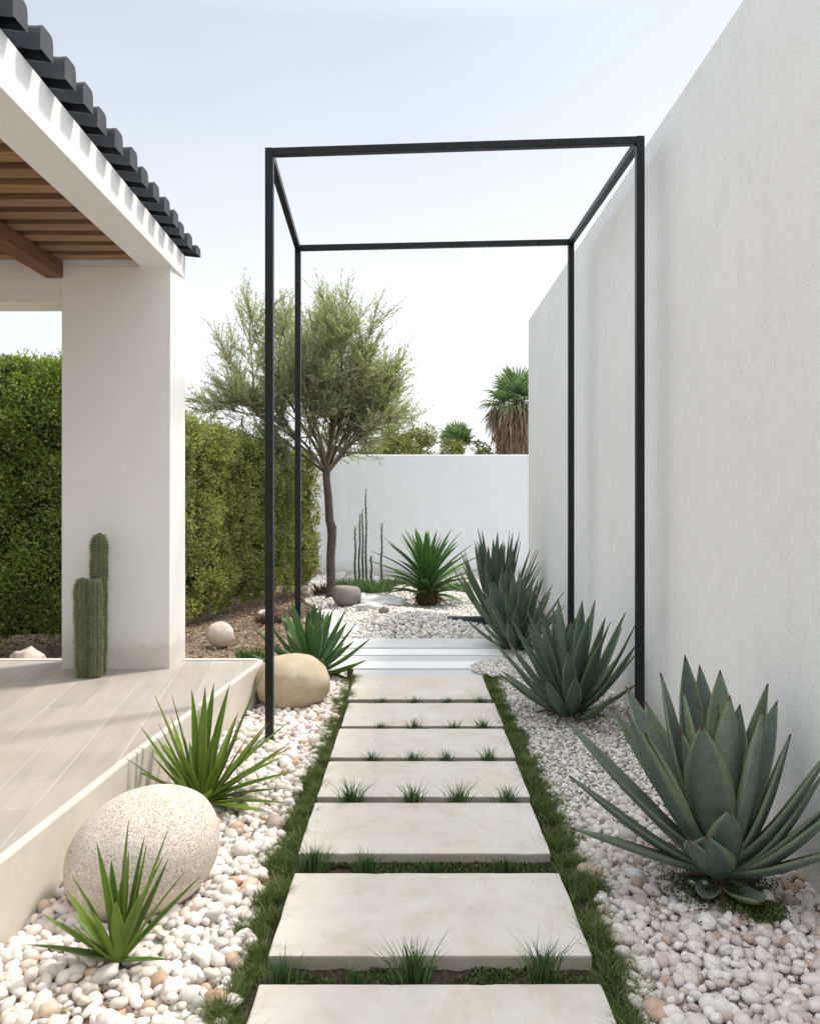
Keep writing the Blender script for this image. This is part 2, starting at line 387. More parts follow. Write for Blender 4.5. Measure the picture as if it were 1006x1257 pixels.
nt.links.new(c, bg.inputs[0]); bg.inputs[1].default_value = .13

sl = bpy.data.lights.new('sun', 'SUN'); sl.energy = 3.5; sl.angle = math.radians(6); sl.color = (1., .93, .83)
so = bpy.data.objects.new('sun', sl); COL.objects.link(so)
d = Vector((math.sin(AZ)*math.cos(EL), math.cos(AZ)*math.cos(EL), math.sin(EL)))
so.rotation_euler = d.to_track_quat('Z', 'Y').to_euler(); so.location = (6, 6, 12)

cam = bpy.data.cameras.new('camera'); co_ = bpy.data.objects.new('camera', cam); COL.objects.link(co_)
cam.sensor_fit = 'HORIZONTAL'; cam.sensor_width = 36; cam.lens = 36*1000/1006
co_.location = (0, 0, 1.5); co_.rotation_euler = (PI/2, 0, 0)
cam.shift_x = -3/1006; cam.shift_y = -22.5/1006
cam.clip_start = .05; cam.clip_end = 2000
sc.camera = co_
sc.view_settings.view_transform = 'Standard'; sc.view_settings.look = 'None'; sc.view_settings.exposure = 0
sc.render.resolution_x = 819; sc.render.resolution_y = 1024
sc.cycles.max_bounces = 8; sc.cycles.diffuse_bounces = 4; sc.cycles.transparent_max_bounces = 8
sc.cycles.use_denoising = True

# ------------------------------------------------------------------ ground
def terr_x(y):                        # right edge of the terrace
    P = [(-2, -1.50), (2.66, -1.346), (3.76, -1.28), (5.95, -1.06)]
    for (a, xa), (b, xb) in zip(P, P[1:]):
        if y <= b: return xa + (xb-xa)*(y-a)/(b-a)
    return P[-1][1]
def H(x, y):
    if y < 6.0: return 0.
    f = min(1., (y-6.0)/2.5)
    h = .035*math.sin(x*1.9+1.3)*math.sin(y*1.5) + .03*math.sin(x*3.7+y*2.1)
    h += .10*math.exp(-((x+.45)**2/.35 + (y-9.3)**2/.5))          # small mound beyond the steps
    if x < -1.2: h += .06*math.sin(y*1.1+x)
    return h*f*(1 if y > 8.2 else .35)
xs = np.unique(np.concatenate([[-300, -60, -15, -8], np.linspace(-6, 4, 90), [8, 15, 60, 300]]))
ys = np.unique(np.concatenate([[-200, -20, -4, 0, 3, 5.5], np.linspace(6, 18, 90), [22, 40, 100, 800]]))
V = [(x, y, (H(x, y) if -6 <= x <= 4 and y <= 18 else 0)-.02) for y in ys for x in xs]
nx = len(xs)
F = [(j*nx+i, j*nx+i+1, (j+1)*nx+i+1, (j+1)*nx+i) for j in range(len(ys)-1) for i in range(nx-1)]
tag(link('ground', np_mesh('ground', V, F), M['ground'], smooth=True), kind='structure')

# soil bed under the path
xs = np.linspace(-.60, .70, 60); ys = np.linspace(1.4, 6.62, 240)
V = [(x, y, .004 + .014*noise.noise(Vector((x*9, y*9, 0))) + .008*noise.noise(Vector((x*30, y*30, 3)))) for y in ys for x in xs]
nx = 60
F = [(j*nx+i, j*nx+i+1, (j+1)*nx+i+1, (j+1)*nx+i) for j in range(len(ys)-1) for i in range(nx-1)]
tag(link('soil_bed', np_mesh('soil_bed', V, F), M['soil'], smooth=True), kind='structure')

# ------------------------------------------------------------------ stepping slabs
SL = [(1.85, 2.415), (2.56, 3.12), (3.29, 3.83), (3.90, 4.42), (4.48, 5.03), (5.10, 5.66), (5.76, 6.50)]
words = ['largest looking pale stone slab nearest the camera, cut off by the lower picture edge',
         'pale stone slab with faint brown stain, second from the camera behind the widest grassy gap',
         'pale stone stepping slab, third from the camera, with thick grey front edge showing',
         'pale stone stepping slab, fourth from the camera, level with the spiky yucca by the terrace',
         'pale stone stepping slab, fifth from the camera, right beside the foot of the front left post',
         'pale stone stepping slab, sixth from the camera, second from the far end of the row',
         'pale stone stepping slab at the far end of the row, touching the marble strips']
for i, ((a, b_), wd) in enumerate(zip(SL, words)):
    bm = bmesh.new(); jx = rnd.uniform(-.008, .008); jz = rnd.uniform(-.002, .002)
    hexa_bm(bm, [(-.455+jx, a, -.01), (.565+jx, a+rnd.uniform(-.006, .006), -.01), (.562+jx, b_, -.01), (-.452+jx, b_, -.01),
                 (-.455+jx, a, .048+jz), (.565+jx, a+rnd.uniform(-.004, .004), .048+jz), (.562+jx, b_, .048+jz), (-.452+jx, b_, .048+jz)], .007, 2)
    # round the plan corners a little and roughen the rim
    es = [e for e in bm.edges if (e.verts[0].co-e.verts[1].co).length > .3 or abs(e.verts[0].co.z-e.verts[1].co.z) > .03]
    bmesh.ops.subdivide_edges(bm, edges=es, cuts=22, use_grid_fill=True)
    for v in bm.verts:
        if v.co.z > .03:
            q = Vector((v.co.x*11+i*7, v.co.y*11, v.co.z*20)); chip = max(0, noise.noise(q*1.6)-.36)*.010
            cx, cy = .055, (a+b_)/2
            ex = abs(v.co.x-cx)/.51; eyy = abs(v.co.y-cy)/((b_-a)/2)
            if max(ex, eyy) > .965: v.co.z -= chip*.7; v.co.x += (cx-v.co.x)*chip*.25; v.co.y += (cy-v.co.y)*chip*.5
        v.co.x += .003*noise.noise(v.co*7+Vector((i*5, 0, 0))); v.co.y += .003*noise.noise(v.co*7+Vector((0, i*5, 9)))
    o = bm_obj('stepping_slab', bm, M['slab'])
    # own origin so that each stone shows its own veining
    o.data.transform(__import__('mathutils').Matrix.Translation((-i*3.1, -i*1.7, 0))); o.location = (i*3.1, i*1.7, 0)
    tag(o, wd, 'paving slab', 'pale stepping slabs in a row along the path')
# marble strips beyond the slabs
ST = [(6.53, 6.80, 'strip_g', 'narrow bluish grey marble strip directly behind the last stepping slab', .03),
      (6.82, 7.10, 'strip_w', 'white marble strip, nearest of the white ones, half covered by gravel', .04),
      (7.12, 7.36, 'strip_g', 'grey marble strip between the two white marble strips', .034),
      (7.38, 7.66, 'strip_w', 'white marble strip, farther of the two white ones', .042),
      (7.68, 8.16, 'strip_g', 'wide grey marble strip farthest back, bordering the raised gravel', .05)]
for a, b_, mm, wd, z in ST:
    bm = bmesh.new(); box_bm(bm, (-.84, a, -.03), (.82 - (.0 if a > 7 else .12), b_, z), .006, 2)
    tag(bm_obj('marble_strip', bm, M[mm]), wd, 'paving strip', 'marble strips across the path end')

# ------------------------------------------------------------------ terrace
ey = [-1.5, 0, 1.5, 2.66, 3.2, 3.76, 4.5, 5.2, 5.75]
bm = bmesh.new()
KW = .03
prof = [(terr_x(y), y) for y in ey] + [(-1.075, 5.88), (-1.13, 5.95)]
inner = [(x-KW, y) for x, y in prof[:-2]] + [(-1.12, 5.86), (-1.15, 5.868)]
# deck: polygon
pts = inner[:-1] + [(-6.5, 5.879), (-6.5, -1.5)]
top = [bm.verts.new((x, y, .296)) for x, y in pts]; bot = [bm.verts.new((x, y, -.05)) for x, y in pts]
bm.faces.new(top); n = len(pts)
for i in range(n): bm.faces.new((bot[i], bot[(i+1) % n], top[(i+1) % n], top[i]))
terrace = tag(bm_obj('terrace', bm, M['terrace']), kind='structure')
bm = bmesh.new()
def strip_loop(bm, outer, inn, z0, z1):
    """border stone following the two lines, slightly eased outer arris"""
    rows = []
    for (xo, yo), (xi, yi) in zip(outer, inn):
        dx, dy = xi-xo, yi-yo; l = math.hypot(dx, dy); ux, uy = dx/l, dy/l
        rows.append([bm.verts.new(p) for p in ((xo, yo, z0), (xo, yo, z1-.012), (xo+ux*.003, yo+uy*.003, z1-.004), (xo+ux*.012, yo+uy*.012, z1), (xi, yi, z1), (xi, yi, z0))])
    for a, b_ in zip(rows, rows[1:]):
        for k in range(5): bm.faces.new((a[k], b_[k], b_[k+1], a[k+1]))
    for r in (rows[0], rows[-1]): bm.faces.new(r)
outer = prof + [(-1.7, 5.95), (-6.5, 5.95)]
inn = inner[:-2] + [(-1.112, 5.862), (-1.15, 5.878), (-1.7, 5.88), (-6.5, 5.88)]
strip_loop(bm, outer, inn, -.05, .299)
bm_obj('kerb', bm, M['kerb'], terrace)

# ------------------------------------------------------------------ porch
porch = empty('porch', (-2.0, 5.7, .3), 'white rendered porch with square column, charcoal roof tiles and timber slat ceiling on the terrace', 'porch')
P0 = Vector(porch.location)
def pbm(name, bm, m, parent=None, smooth=False):
    o = bm_obj(name, bm, m, None, smooth); o.data.transform(__import__('mathutils').Matrix.Translation(-P0)) if parent is None else None
    if parent is None: o.parent = porch
    else:
        o.data.transform(__import__('mathutils').Matrix.Translation(-P0)); o.parent = parent
    return o
bm = bmesh.new(); hexa_bm(bm, [(-2.41, 5.6, .28), (-1.67, 5.6, .28), (-1.652, 5.93, .28), (-2.41, 5.93, .28),
                              (-2.41, 5.6, 3.066), (-1.662, 5.6, 3.066), (-1.654, 5.93, 3.066), (-2.41, 5.93, 3.066)], .004, 2)
pbm('column', bm, M['porch'])
# edge beam: outer x runs from -1.66 (far) to -1.50 (near)
def bx(y): return -1.66 + (5.6-y)*.029
bm = bmesh.new()
hexa_bm(bm, [(bx(-1)-.215, -1, 3.06), (bx(-1), -1, 3.06), (-1.652, 5.93, 3.06), (-1.875, 5.93, 3.06),
             (bx(-1)-.215, -1, 3.37), (bx(-1), -1, 3.37), (-1.652, 5.93, 3.225), (-1.875, 5.93, 3.225)], .003, 2)
pbm('edge_beam', bm, M['porch'])
bm = bmesh.new(); box_bm(bm, (-6.4, 5.63, 2.82), (-2.412, 5.9, 3.2), .006); box_bm(bm, (-2.411, 5.601, 3.067), (-1.877, 5.9, 3.2), 0)
pbm('lintel', bm, M['porch'])
# slats
bm = bmesh.new(); y = 5.50; k = 0
while y > .2:
    dx = rnd.uniform(-.003, .003)
    box_bm(bm, (-5.6, y-.055+dx, 3.095), (bx(y)-.218, y+.055+dx, 3.15), .004, 1); y -= .205
pbm('ceiling_slats', bm, M['slat'])
bm = bmesh.new(); box_bm(bm, (-2.52, -.5, 2.985), (-2.40, 5.615, 3.094), .006); box_bm(bm, (-4.2, -.5, 2.985), (-4.08, 5.615, 3.094), .006)
pbm('ceiling_beam', bm, M['beam'])
bm = bmesh.new(); hexa_bm(bm, [(-5.6, -.6, 3.5), (bx(0)-.05, -.6, 3.235), (-1.70, 5.9, 3.235), (-5.6, 5.9, 3.5),
                              (-5.6, -.6, 3.53), (bx(0)-.05, -.6, 3.26), (-1.70, 5.9, 3.26), (-5.6, 5.9, 3.53)], 0)
pbm('roof_boards', bm, M['deck'])
# roof tiles: barrel covers running up the slope with pans between them, eave end overhangs the beam
def barrel_bm(bm, y, half, x0, z0, x1, z1, h, flare):
    """inverted U tile, thick wall, from the eave (x0,z0) up to (x1,z1)"""
    prof = []
    for a in (180, 168, 150, 125, 100, 80, 55, 30, 12, 0):
        t = math.radians(a); cx, cz = math.cos(t), math.sin(t)
        prof.append((half*math.copysign(abs(cx)**.36, cx), h*abs(cz)**.3))
    inner_ = [(px*.80, pz*.80-.0) for px, pz in prof]
    rings = []
    for (x, z, s) in ((x0, z0, 1+flare), (x0-.03, z0+.002, 1.03), (x0-.12, z0+.012, 1.), (x1, z1, .95)):
        rings.append(([bm.verts.new((x, y+p*s, z+q*s)) for p, q in prof], [bm.verts.new((x, y+p*s, z+q*s)) for p, q in inner_]))
    for (o1, i1), (o2, i2) in zip(rings, rings[1:]):
        for k in range(len(prof)-1):
            bm.faces.new((o1[k], o1[k+1], o2[k+1], o2[k])); bm.faces.new((i1[k+1], i1[k], i2[k], i2[k+1]))
        bm.faces.new((o1[0], o2[0], i2[0], i1[0])); bm.faces.new((o1[-1], i1[-1], i2[-1], o2[-1]))
    o1, i1 = rings[0]
    # eave end is closed with a flat plug, as seen from the garden
    for k in range(len(prof)-1): bm.faces.new((o1[k+1], o1[k], i1[k], i1[k+1]))
    bm.faces.new(i1)
bm = bmesh.new(); y = 5.80; i = 0
while y > -.6:
    ov = bx(y) + .092 + rnd.uniform(-.012, .012); zz = 3.285 - .055*(y-3.2)/2.5 + rnd.uniform(-.004, .004)
    z0 = zz + .022
    barrel_bm(bm, y, .056, ov, z0, -4.0, z0+.20, .092 if y > 4.6 else .100, .07)
    # pan between this cover and the next, lower and set back
    box_bm(bm, (-4.0, y-.17, zz-.012), (bx(y)-.02, y-.04, zz+.03), .006, 1)
    y -= .222; i += 1
pbm('roof_tiles', bm, M['tile'], smooth=False)
bm = bmesh.new(); barrel_bm(bm, 5.96, .06, -1.565, 3.245, -1.9, 3.30, .06, .05)
pbm('verge_tile', bm, M['tile'])
bm = bmesh.new()
def tz(y): return 3.285 - .055*(y-3.2)/2.5
hexa_bm(bm, [(bx(-1)-.05, -1, 3.1), (bx(-1)-.012, -1, 3.1), (-1.675, 5.92, 3.1), (-1.75, 5.92, 3.1),
             (bx(-1)-.05, -1, tz(-1)+.012), (bx(-1)-.012, -1, tz(-1)+.012), (-1.675, 5.92, tz(5.92)+.012), (-1.75, 5.92, tz(5.92)+.012)], 0)
pbm('tile_bedding', bm, M['porch'])

# ------------------------------------------------------------------ walls
def quad_wall(bm, x0, x1, y0, y1, z1, bev=.02): box_bm(bm, (x0, y0, -.3), (x1, y1, z1), bev, 3)
bm = bmesh.new()
quad_wall(bm, 1.50, 1.80, -2.5, 10.56, 3.75, .018)
gw = tag(bm_obj('garden_wall', bm, M['wall']), 'tall rough white stucco wall running along the right side of the path', 'wall')
# back wall with rounded left corner that returns away
bm = bmesh.new()
path = [(6., 14.7), (2., 14.7), (-1.25, 14.7)]
for k in range(1, 9):
    a = math.radians(90*k/8); path.append((-1.25 - .45*math.sin(a), 14.7 + .45*(1-math.cos(a))))
path.append((-2.6, 20.)); th = .22
n = len(path); rows = []
for i, (x, y) in enumerate(path):
    a = path[max(i-1, 0)]; b_ = path[min(i+1, n-1)]; tx, ty = b_[0]-a[0], b_[1]-a[1]; l = math.hypot(tx, ty); nx_, ny_ = ty/l, -tx/l
    z = 2.205
    rows.append([bm.verts.new(p) for p in ((x, y, -.3), (x, y, z-.02), (x+nx_*.006, y+ny_*.006, z-.006), (x+nx_*.02, y+ny_*.02, z), (x+nx_*th, y+ny_*th, z), (x+nx_*th, y+ny_*th, -.3))])
for a, b_ in zip(rows, rows[1:]):
    for k in range(5): bm.faces.new((a[k], b_[k], b_[k+1], a[k+1]))
for r in (rows[0], rows[-1]): bm.faces.new(r)
tag(bm_obj('boundary_wall', bm, M['back_wall']), 'lower smooth white wall closing the far end of the garden, rounded corner at left', 'wall')

# ------------------------------------------------------------------ black steel frame
fr = empty('steel_frame', (.25, 5.8, 0), 'slim black square steel garden frame of four posts standing over the path', 'pergola')
F0 = Vector(fr.location)
C = {'fl': (-.85, 4.85, 3.53), 'frr': (1.352, 4.85, 3.60), 'bl': (-.955, 6.8, 3.55), 'br': (1.322, 6.8, 3.60)}
def bar(name, a, b_, t, parent=fr):
    """square bar between two points"""
    a = Vector(a)-F0; b_ = Vector(b_)-F0; dd = (b_-a).normalized()
    up = Vector((0, 1, 0)) if abs(dd.z) > .5 else Vector((0, 0, 1))
    s = dd.cross(up).normalized()*t/2; u = s.cross(dd).normalized()*t/2
    bm = bmesh.new(); hexa_bm(bm, [a-s-u, a+s-u, a+s+u, a-s+u, b_-s-u, b_+s-u, b_+s+u, b_-s+u], .004, 2)
    return bm_obj(name, bm, M['metal'], parent)
T = .048
for k, (x, y, z) in C.items():
    bar('post', (x, y, -.15), (x, y, z+T/2), T)
g = T/2 + .001
def inset(a, b_, ex=g):
    a = Vector(a); b_ = Vector(b_); d_ = (b_-a).normalized(); return a+d_*ex, b_-d_*ex
for a, b_ in (('fl', 'frr'), ('bl', 'br'), ('fl', 'bl'), ('frr', 'br')):
    p, q = inset(C[a], C[b_]); bar('top_rail', p, q, T-.003)

# ------------------------------------------------------------------ pebbles
def ico(sub):
    bm = bmesh.new(); bmesh.ops.create_icosphere(bm, subdivisions=sub, radius=1)
    V = np.array([v.co[:] for v in bm.verts]); F = np.array([[v.index for v in f.verts] for f in bm.faces]); bm.free(); return V, F
def stones(name, P, S, mat_, sub=2, lump=.22, smooth=True, flat=(.55, .85)):
    """P (n,3) centres, S (n) radius"""
    V0, F0_ = ico(sub); n = len(P); nv = len(V0)
    variants = []
    for k in range(14):
        V = V0.copy(); o = Vector((k*13.7, k*3.1, k*7.7))
        dsp = np.array([noise.noise(Vector(v)*1.1+o) + .35*noise.noise(Vector(v)*2.6+o) for v in V0])
        variants.append(V*(1+lump*dsp*1.6)[:, None])
    variants = np.array(variants)
    out = variants[rng.integers(0, 14, n)]
    sc_ = np.stack([rng.uniform(.95, 1.35, n), rng.uniform(.75, 1.05, n), rng.uniform(*flat, n)], 1)
    out = out*(sc_*S[:, None])[:, None, :]
    # random yaw and tilt
    a, b_, c_ = rng.uniform(0, 2*PI, n), rng.normal(0, .35, n), rng.normal(0, .35, n)
    def R(ax, t):
        Cc, Ss = np.cos(t), np.sin(t); Z = np.zeros(n); O = np.ones(n)
        if ax == 2: r = [[Cc, -Ss, Z], [Ss, Cc, Z], [Z, Z, O]]
        if ax == 0: r = [[O, Z, Z], [Z, Cc, -Ss], [Z, Ss, Cc]]
        if ax == 1: r = [[Cc, Z, Ss], [Z, O, Z], [-Ss, Z, Cc]]
        return np.array(r).transpose(2, 0, 1)
    Rm = R(2, a) @ R(0, b_) @ R(1, c_)
    out = np.einsum('nij,nvj->nvi', Rm, out) + P[:, None, :]
    F = (F0_[None] + (np.arange(n)*nv)[:, None, None]).reshape(-1, 3)
    return tag(link(name, np_mesh(name, out.reshape(-1, 3), F), mat_, smooth=smooth), kind='stuff')

def scatter(x0, x1, y0, y1, sp, ok):
    gx = np.arange(x0, x1, sp); gy = np.arange(y0, y1, sp*.88); X, Y = np.meshgrid(gx, gy)
    X = X + (np.arange(len(gy)) % 2 * sp*.5)[:, None]
    X = (X + rng.uniform(-.34, .34, X.shape)*sp).ravel(); Y = (Y + rng.uniform(-.34, .34, Y.shape)*sp).ravel()
    k = np.array([ok(x, y) for x, y in zip(X, Y)]); return X[k], Y[k]
def gl(y): return np.interp(y, [2.0, 2.4, 3.2, 4.0, 5.1, 6.4], [-.545, -.55, -.585, -.575, -.525, -.50])   # left grass outer edge
def gr(y): return np.interp(y, [2.0, 2.4, 3.2, 4.0, 5.1, 6.4], [.66, .665, .695, .69, .675, .65])      # right grass outer edge
PEB = []
def layer(x0, x1, y0, y1, sp, r, ok, zlo, zhi):
    X, Y = scatter(x0, x1, y0, y1, sp, ok); n = len(X)
    S = r*np.clip(rng.lognormal(0, .27, n), .55, 1.75)
    Z = rng.uniform(zlo, zhi, n) + np.array([H(x, y) for x, y in zip(X, Y)])
    return np.stack([X, Y, Z], 1), S
BASES = [(-.925, 2.56, .045), (-1.0, 3.86, .055), (1.16, 3.08, .07), (-.85, 4.85, .03), (1.352, 4.85, .03)]
def clear(x, y): return all((x-a)**2+(y-b)**2 > c*c for a, b, c in BASES)
def okL(x, y): return clear(x, y) and terr_x(y)+.01 < x < gl(y)+.02 + .015*math.sin(y*17) and y < 6.9 and not (x > -.1)
p1, s1 = layer(-1.5, -.4, 1.7, 6.9, .033, .0195, okL, -.006, .008)
p2, s2 = layer(-1.5, -.4, 1.7, 6.9, .046, .0215, okL, .018, .032)
p3, s3 = layer(-1.5, -.4, 1.7, 6.0, .17, .029, okL, .026, .036)
stones('white_pebbles', np.concatenate([p1, p2, p3]), np.concatenate([s1, s2, s3]), M['peb_left'], 2)
def okR(x, y): return clear(x, y) and gr(y)-.02 + .015*math.sin(y*15) < x < 1.5 and y < 3.75 + .25*math.sin(x*8)
p1, s1 = layer(.6, 1.5, 1.7, 4.1, .029, .0165, okR, -.006, .006)
p2, s2 = layer(.6, 1.5, 1.7, 4.1, .040, .0195, okR, .014, .028)
p3, s3 = layer(.6, 1.5, 1.7, 3.6, .15, .0245, okR, .024, .034)
stones('mixed_pebbles', np.concatenate([p1, p2, p3]), np.concatenate([s1, s2, s3]), M['peb_right'], 2)
def okM(x, y):
    if y < 3.5 + .25*math.sin(x*8): return False
    if y < 6.55: return gr(y)-.02 + .012*math.sin(y*19) < x < 1.5
    if y < 8.15: return (x > .72 + .10*math.sin(y*5) - (.18 if y < 7.1 else 0)) and x < 1.5
    return False
p1, s1 = layer(.5, 1.5, 3.2, 8.2, .0195, .0115, okM, -.006, .004)
p2, s2 = layer(.5, 1.5, 3.2, 8.2, .030, .0130, okM, .008, .018)
p2b, s2b = layer(.5, .82, 6.5, 7.2, .022, .0125, lambda x, y: x > .52+.1*math.sin(y*9), .04, .055)
stones('marble_chips', np.concatenate([p1, p2, p2b]), np.concatenate([s1, s2, s2b]), M['peb_far'], 1, .3, False, (.5, .8))
def edgeL(y): return -.95 - (y-8.0)*.13 + .12*math.sin(y*3.1)
def okF(x, y):
    if y < 8.15: return False
    return edgeL(y) < x < (1.5 if y < 10.9 else 2.2) and y < 14.65
p1, s1 = layer(-2., 2.2, 8.1, 14.65, .037, .021, okF, -.012, .004)
p2, s2 = layer(-2., 2.2, 8.1, 14.65, .060, .022, okF, .002, .016)
stones('crushed_marble', np.concatenate([p1, p2]), np.concatenate([s1, s2]), M['peb_far'], 1, .35, False, (.45, .8))
# small dark grit and plant litter lying in the hollows between the pebbles
def okG(x, y): return (okL(x, y) or okR(x, y) or okM(x, y))
n = 9000; X = rng.uniform(-1.5, 1.5, n); Y = rng.uniform(1.8, 6.6, n); k = np.array([okG(x, y) for x, y in zip(X, Y)]); X = X[k]; Y = Y[k]; n = len(X)
stones('grit', np.stack([X, Y, rng.uniform(.008, .030, n)*np.where(X > .5, .7, 1)], 1), rng.uniform(.003, .0075, n), M['grit'], 1, .35, False, (.5, .9))
# chips left of the strips behind the boulder
def okB(x, y): return -1.06 < x < -.84 and 6.5 < y < 8.2 or (-.84 <= x < -.45 and 6.45 < y < 6.53)
p1, s1 = layer(-1.1, -.4, 6.4, 8.2, .026, .015, okB, -.004, .012)
stones('marble_gravel', p1, s1, M['peb_far'], 1, .3, False)
# wood chips: flat slivers under the hedges
def cards(P, D, Nn, L, W):
    """rhombic leaf faces: P base, D direction, Nn rough normal"""
    D = D/np.linalg.norm(D, axis=1)[:, None]; S = np.cross(D, Nn); S /= (np.linalg.norm(S, axis=1)[:, None]+1e-9)
    L = L[:, None]; W = W[:, None]; n = len(P); Nrm = np.cross(S, D)
    V = np.stack([P, P+D*L*.45+S*W*.5+Nrm*W*.12, P+D*L, P+D*L*.45-S*W*.5+Nrm*W*.12], 1).reshape(-1, 3)
    return V, np.arange(n*4).reshape(-1, 4)
def unit(n):
    v = rng.normal(size=(n, 3)); return v/np.linalg.norm(v, axis=1)[:, None]
def okC(x, y): return x < (-1.08 if y < 8 else edgeL(y)+.06)
n = 26000
X = rng.uniform(-5.5, -.8, n); Y = rng.uniform(5.98, 15, n); k = np.array([okC(x, y) for x, y in zip(X, Y)]); X = X[k]; Y = Y[k]; n = len(X)
Zc = np.array([H(x, y) for x, y in zip(X, Y)]) - .015 + rng.uniform(0, .022, n)
V, F = cards(np.stack([X, Y, Zc], 1), np.stack([rng.normal(size=n), rng.normal(size=n), rng.normal(0, .25, n)], 1), np.stack([rng.normal(0, .3, n), rng.normal(0, .3, n), np.ones(n)], 1), rng.uniform(.03, .075, n), rng.uniform(.012, .028, n))
tag(link('bark_mulch', np_mesh('bark_mulch', V, F), M['mulch']), kind='stuff')

# ------------------------------------------------------------------ rocks
def rock(name, loc, rad, mat_, label, cat='rock', rot=(0, 0, 0), lump=.1, freq=1.3, sub=5, seed=0, flat_bottom=None, group=None, top_flat=None):
    V, F = ico(sub); o = Vector((seed*9.1, seed*4.3, seed*2.7))
    from mathutils import Euler
    R = Euler(rot).to_matrix(); out = []
    for v in V:
        v = Vector(v); s = 1 + lump*noise.noise(v*freq+o) + lump*.25*noise.noise(v*freq*3+o)
        q = Vector((v.x*rad[0], v.y*rad[1], v.z*rad[2]))*s
        if top_flat and q.z > top_flat: q.z = top_flat + (q.z-top_flat)*.18
        out.append(R @ q)
    ob = link(name, np_mesh(name, np.array(out), F), mat_, smooth=True); ob.location = loc
    return tag(ob, label, cat, group)
rock('boulder', (-.985, 3.0, .18), (.282, .25, .225), M['boulder_white'], 'large egg shaped white boulder with a finely pitted surface against the terrace edge', 'boulder', (0.1, math.radians(-24), .2), .05, .8, 6, 1)
rock('boulder', (-.845, 5.73, .165), (.262, .25, .205), M['boulder_tan'], 'smooth sandy tan boulder behind the front left black post', 'boulder', (0, .05, .3), .12, 1.1, 5, 4)
rock('round_stone', (-1.88, 7.98, .115), (.125, .12, .135), M['stone_round'], 'small rounded pinkish white stone on the brown mulch beside the column', 'stone', (0, -.35, .3), .1, 1.2, 4, 3)
pot = rock('stone_pot', (-.87, 10.75, .15+H(-.87, 10.75)), (.195, .19, .17), M['pot'], 'squat grey brown stone pot with flattened top beside the tree trunk', 'stone pot', (0, .08, 0), .03, 1., 4, 5, top_flat=.10)
tag(rock('flat_rock', (-.82, 8.75, .04), (.24, .40, .07), M['rock_pale'], 'large flat pale rock behind the green agave', 'rock', (.1, .05, .5), .3, 1.6, 4, 6))
rock('flat_rock', (-.98, 9.5, .05), (.16, .3, .07), M['rock_pale'], 'small flat whitish rock between agave and stone pot', 'rock', (.1, -.05, .3), .3, 1.6, 4, 7)
rock('flat_rock', (-.42, 10.9, .05+H(-.42, 10.9)), (.3, .25, .085), M['rock_pale'], 'low broad grey white rock right of the stone pot', 'rock', (.05, .05, .2), .3, 1.8, 4, 8)
rock('flat_rock', (-.52, 10.2, .02+H(-.52, 10.2)), (.13, .2, .07), M['rock_pale'], 'small low grey rock half sunk in gravel in front of the broad one', 'rock', (.05, .05, .9), .3, 1.8, 4, 9)
rock('rock', (-.33, 9.45, .03+H(-.33, 9.45)), (.06, .06, .05), M['rock_dark'], 'tiny brown stone alone on the pale gravel mound', 'rock', (0, 0, 0), .3, 1.8, 3, 10)
for k, (x, y, r, wd) in enumerate([(-3.3, 7.0, .14, 'grey brown rock under the tall left hedge next to the column'), (-3.62, 6.7, .10, 'small brown rock near left picture edge under the hedge'),
                                   (-1.50, 11.9, .12, 'pale upright rock between hedge end and tree trunk'), (-1.45, 10.2, .09, 'low brown rock in mulch in front of the tree'),
                                   (-1.75, 9.6, .08, 'small low rock in mulch at the foot of the right hedge')]):
    rock('rock', (x, y, r*.5+H(x, y)), (r, r*.9, r*.8), M['rock_dark' if k in (1, 3) else 'stone_round'], wd, 'rock', (0, 0, k), .35, 1.7, 4, 20+k)
bm = bmesh.new(); box_bm(bm, (.40, 9.22, -.03), (.86, 9.34, .095), .008)
tag(bm_obj('slate_block', bm, M['dark_block']), 'dark grey rectangular slate block half hidden behind the agaves', 'block')
# rotten stake at the corner of the far slab
a = Acc(); V, F = tube_np([(-.50, 6.43, -.02), (-.497, 6.43, .05), (-.49, 6.44, .115)], [.022, .018, .027], 8); a.add(V, F)
tag(a.build('wooden_stake', M['bark']), 'short dark wooden stump at the left corner of the farthest slab', 'stump')

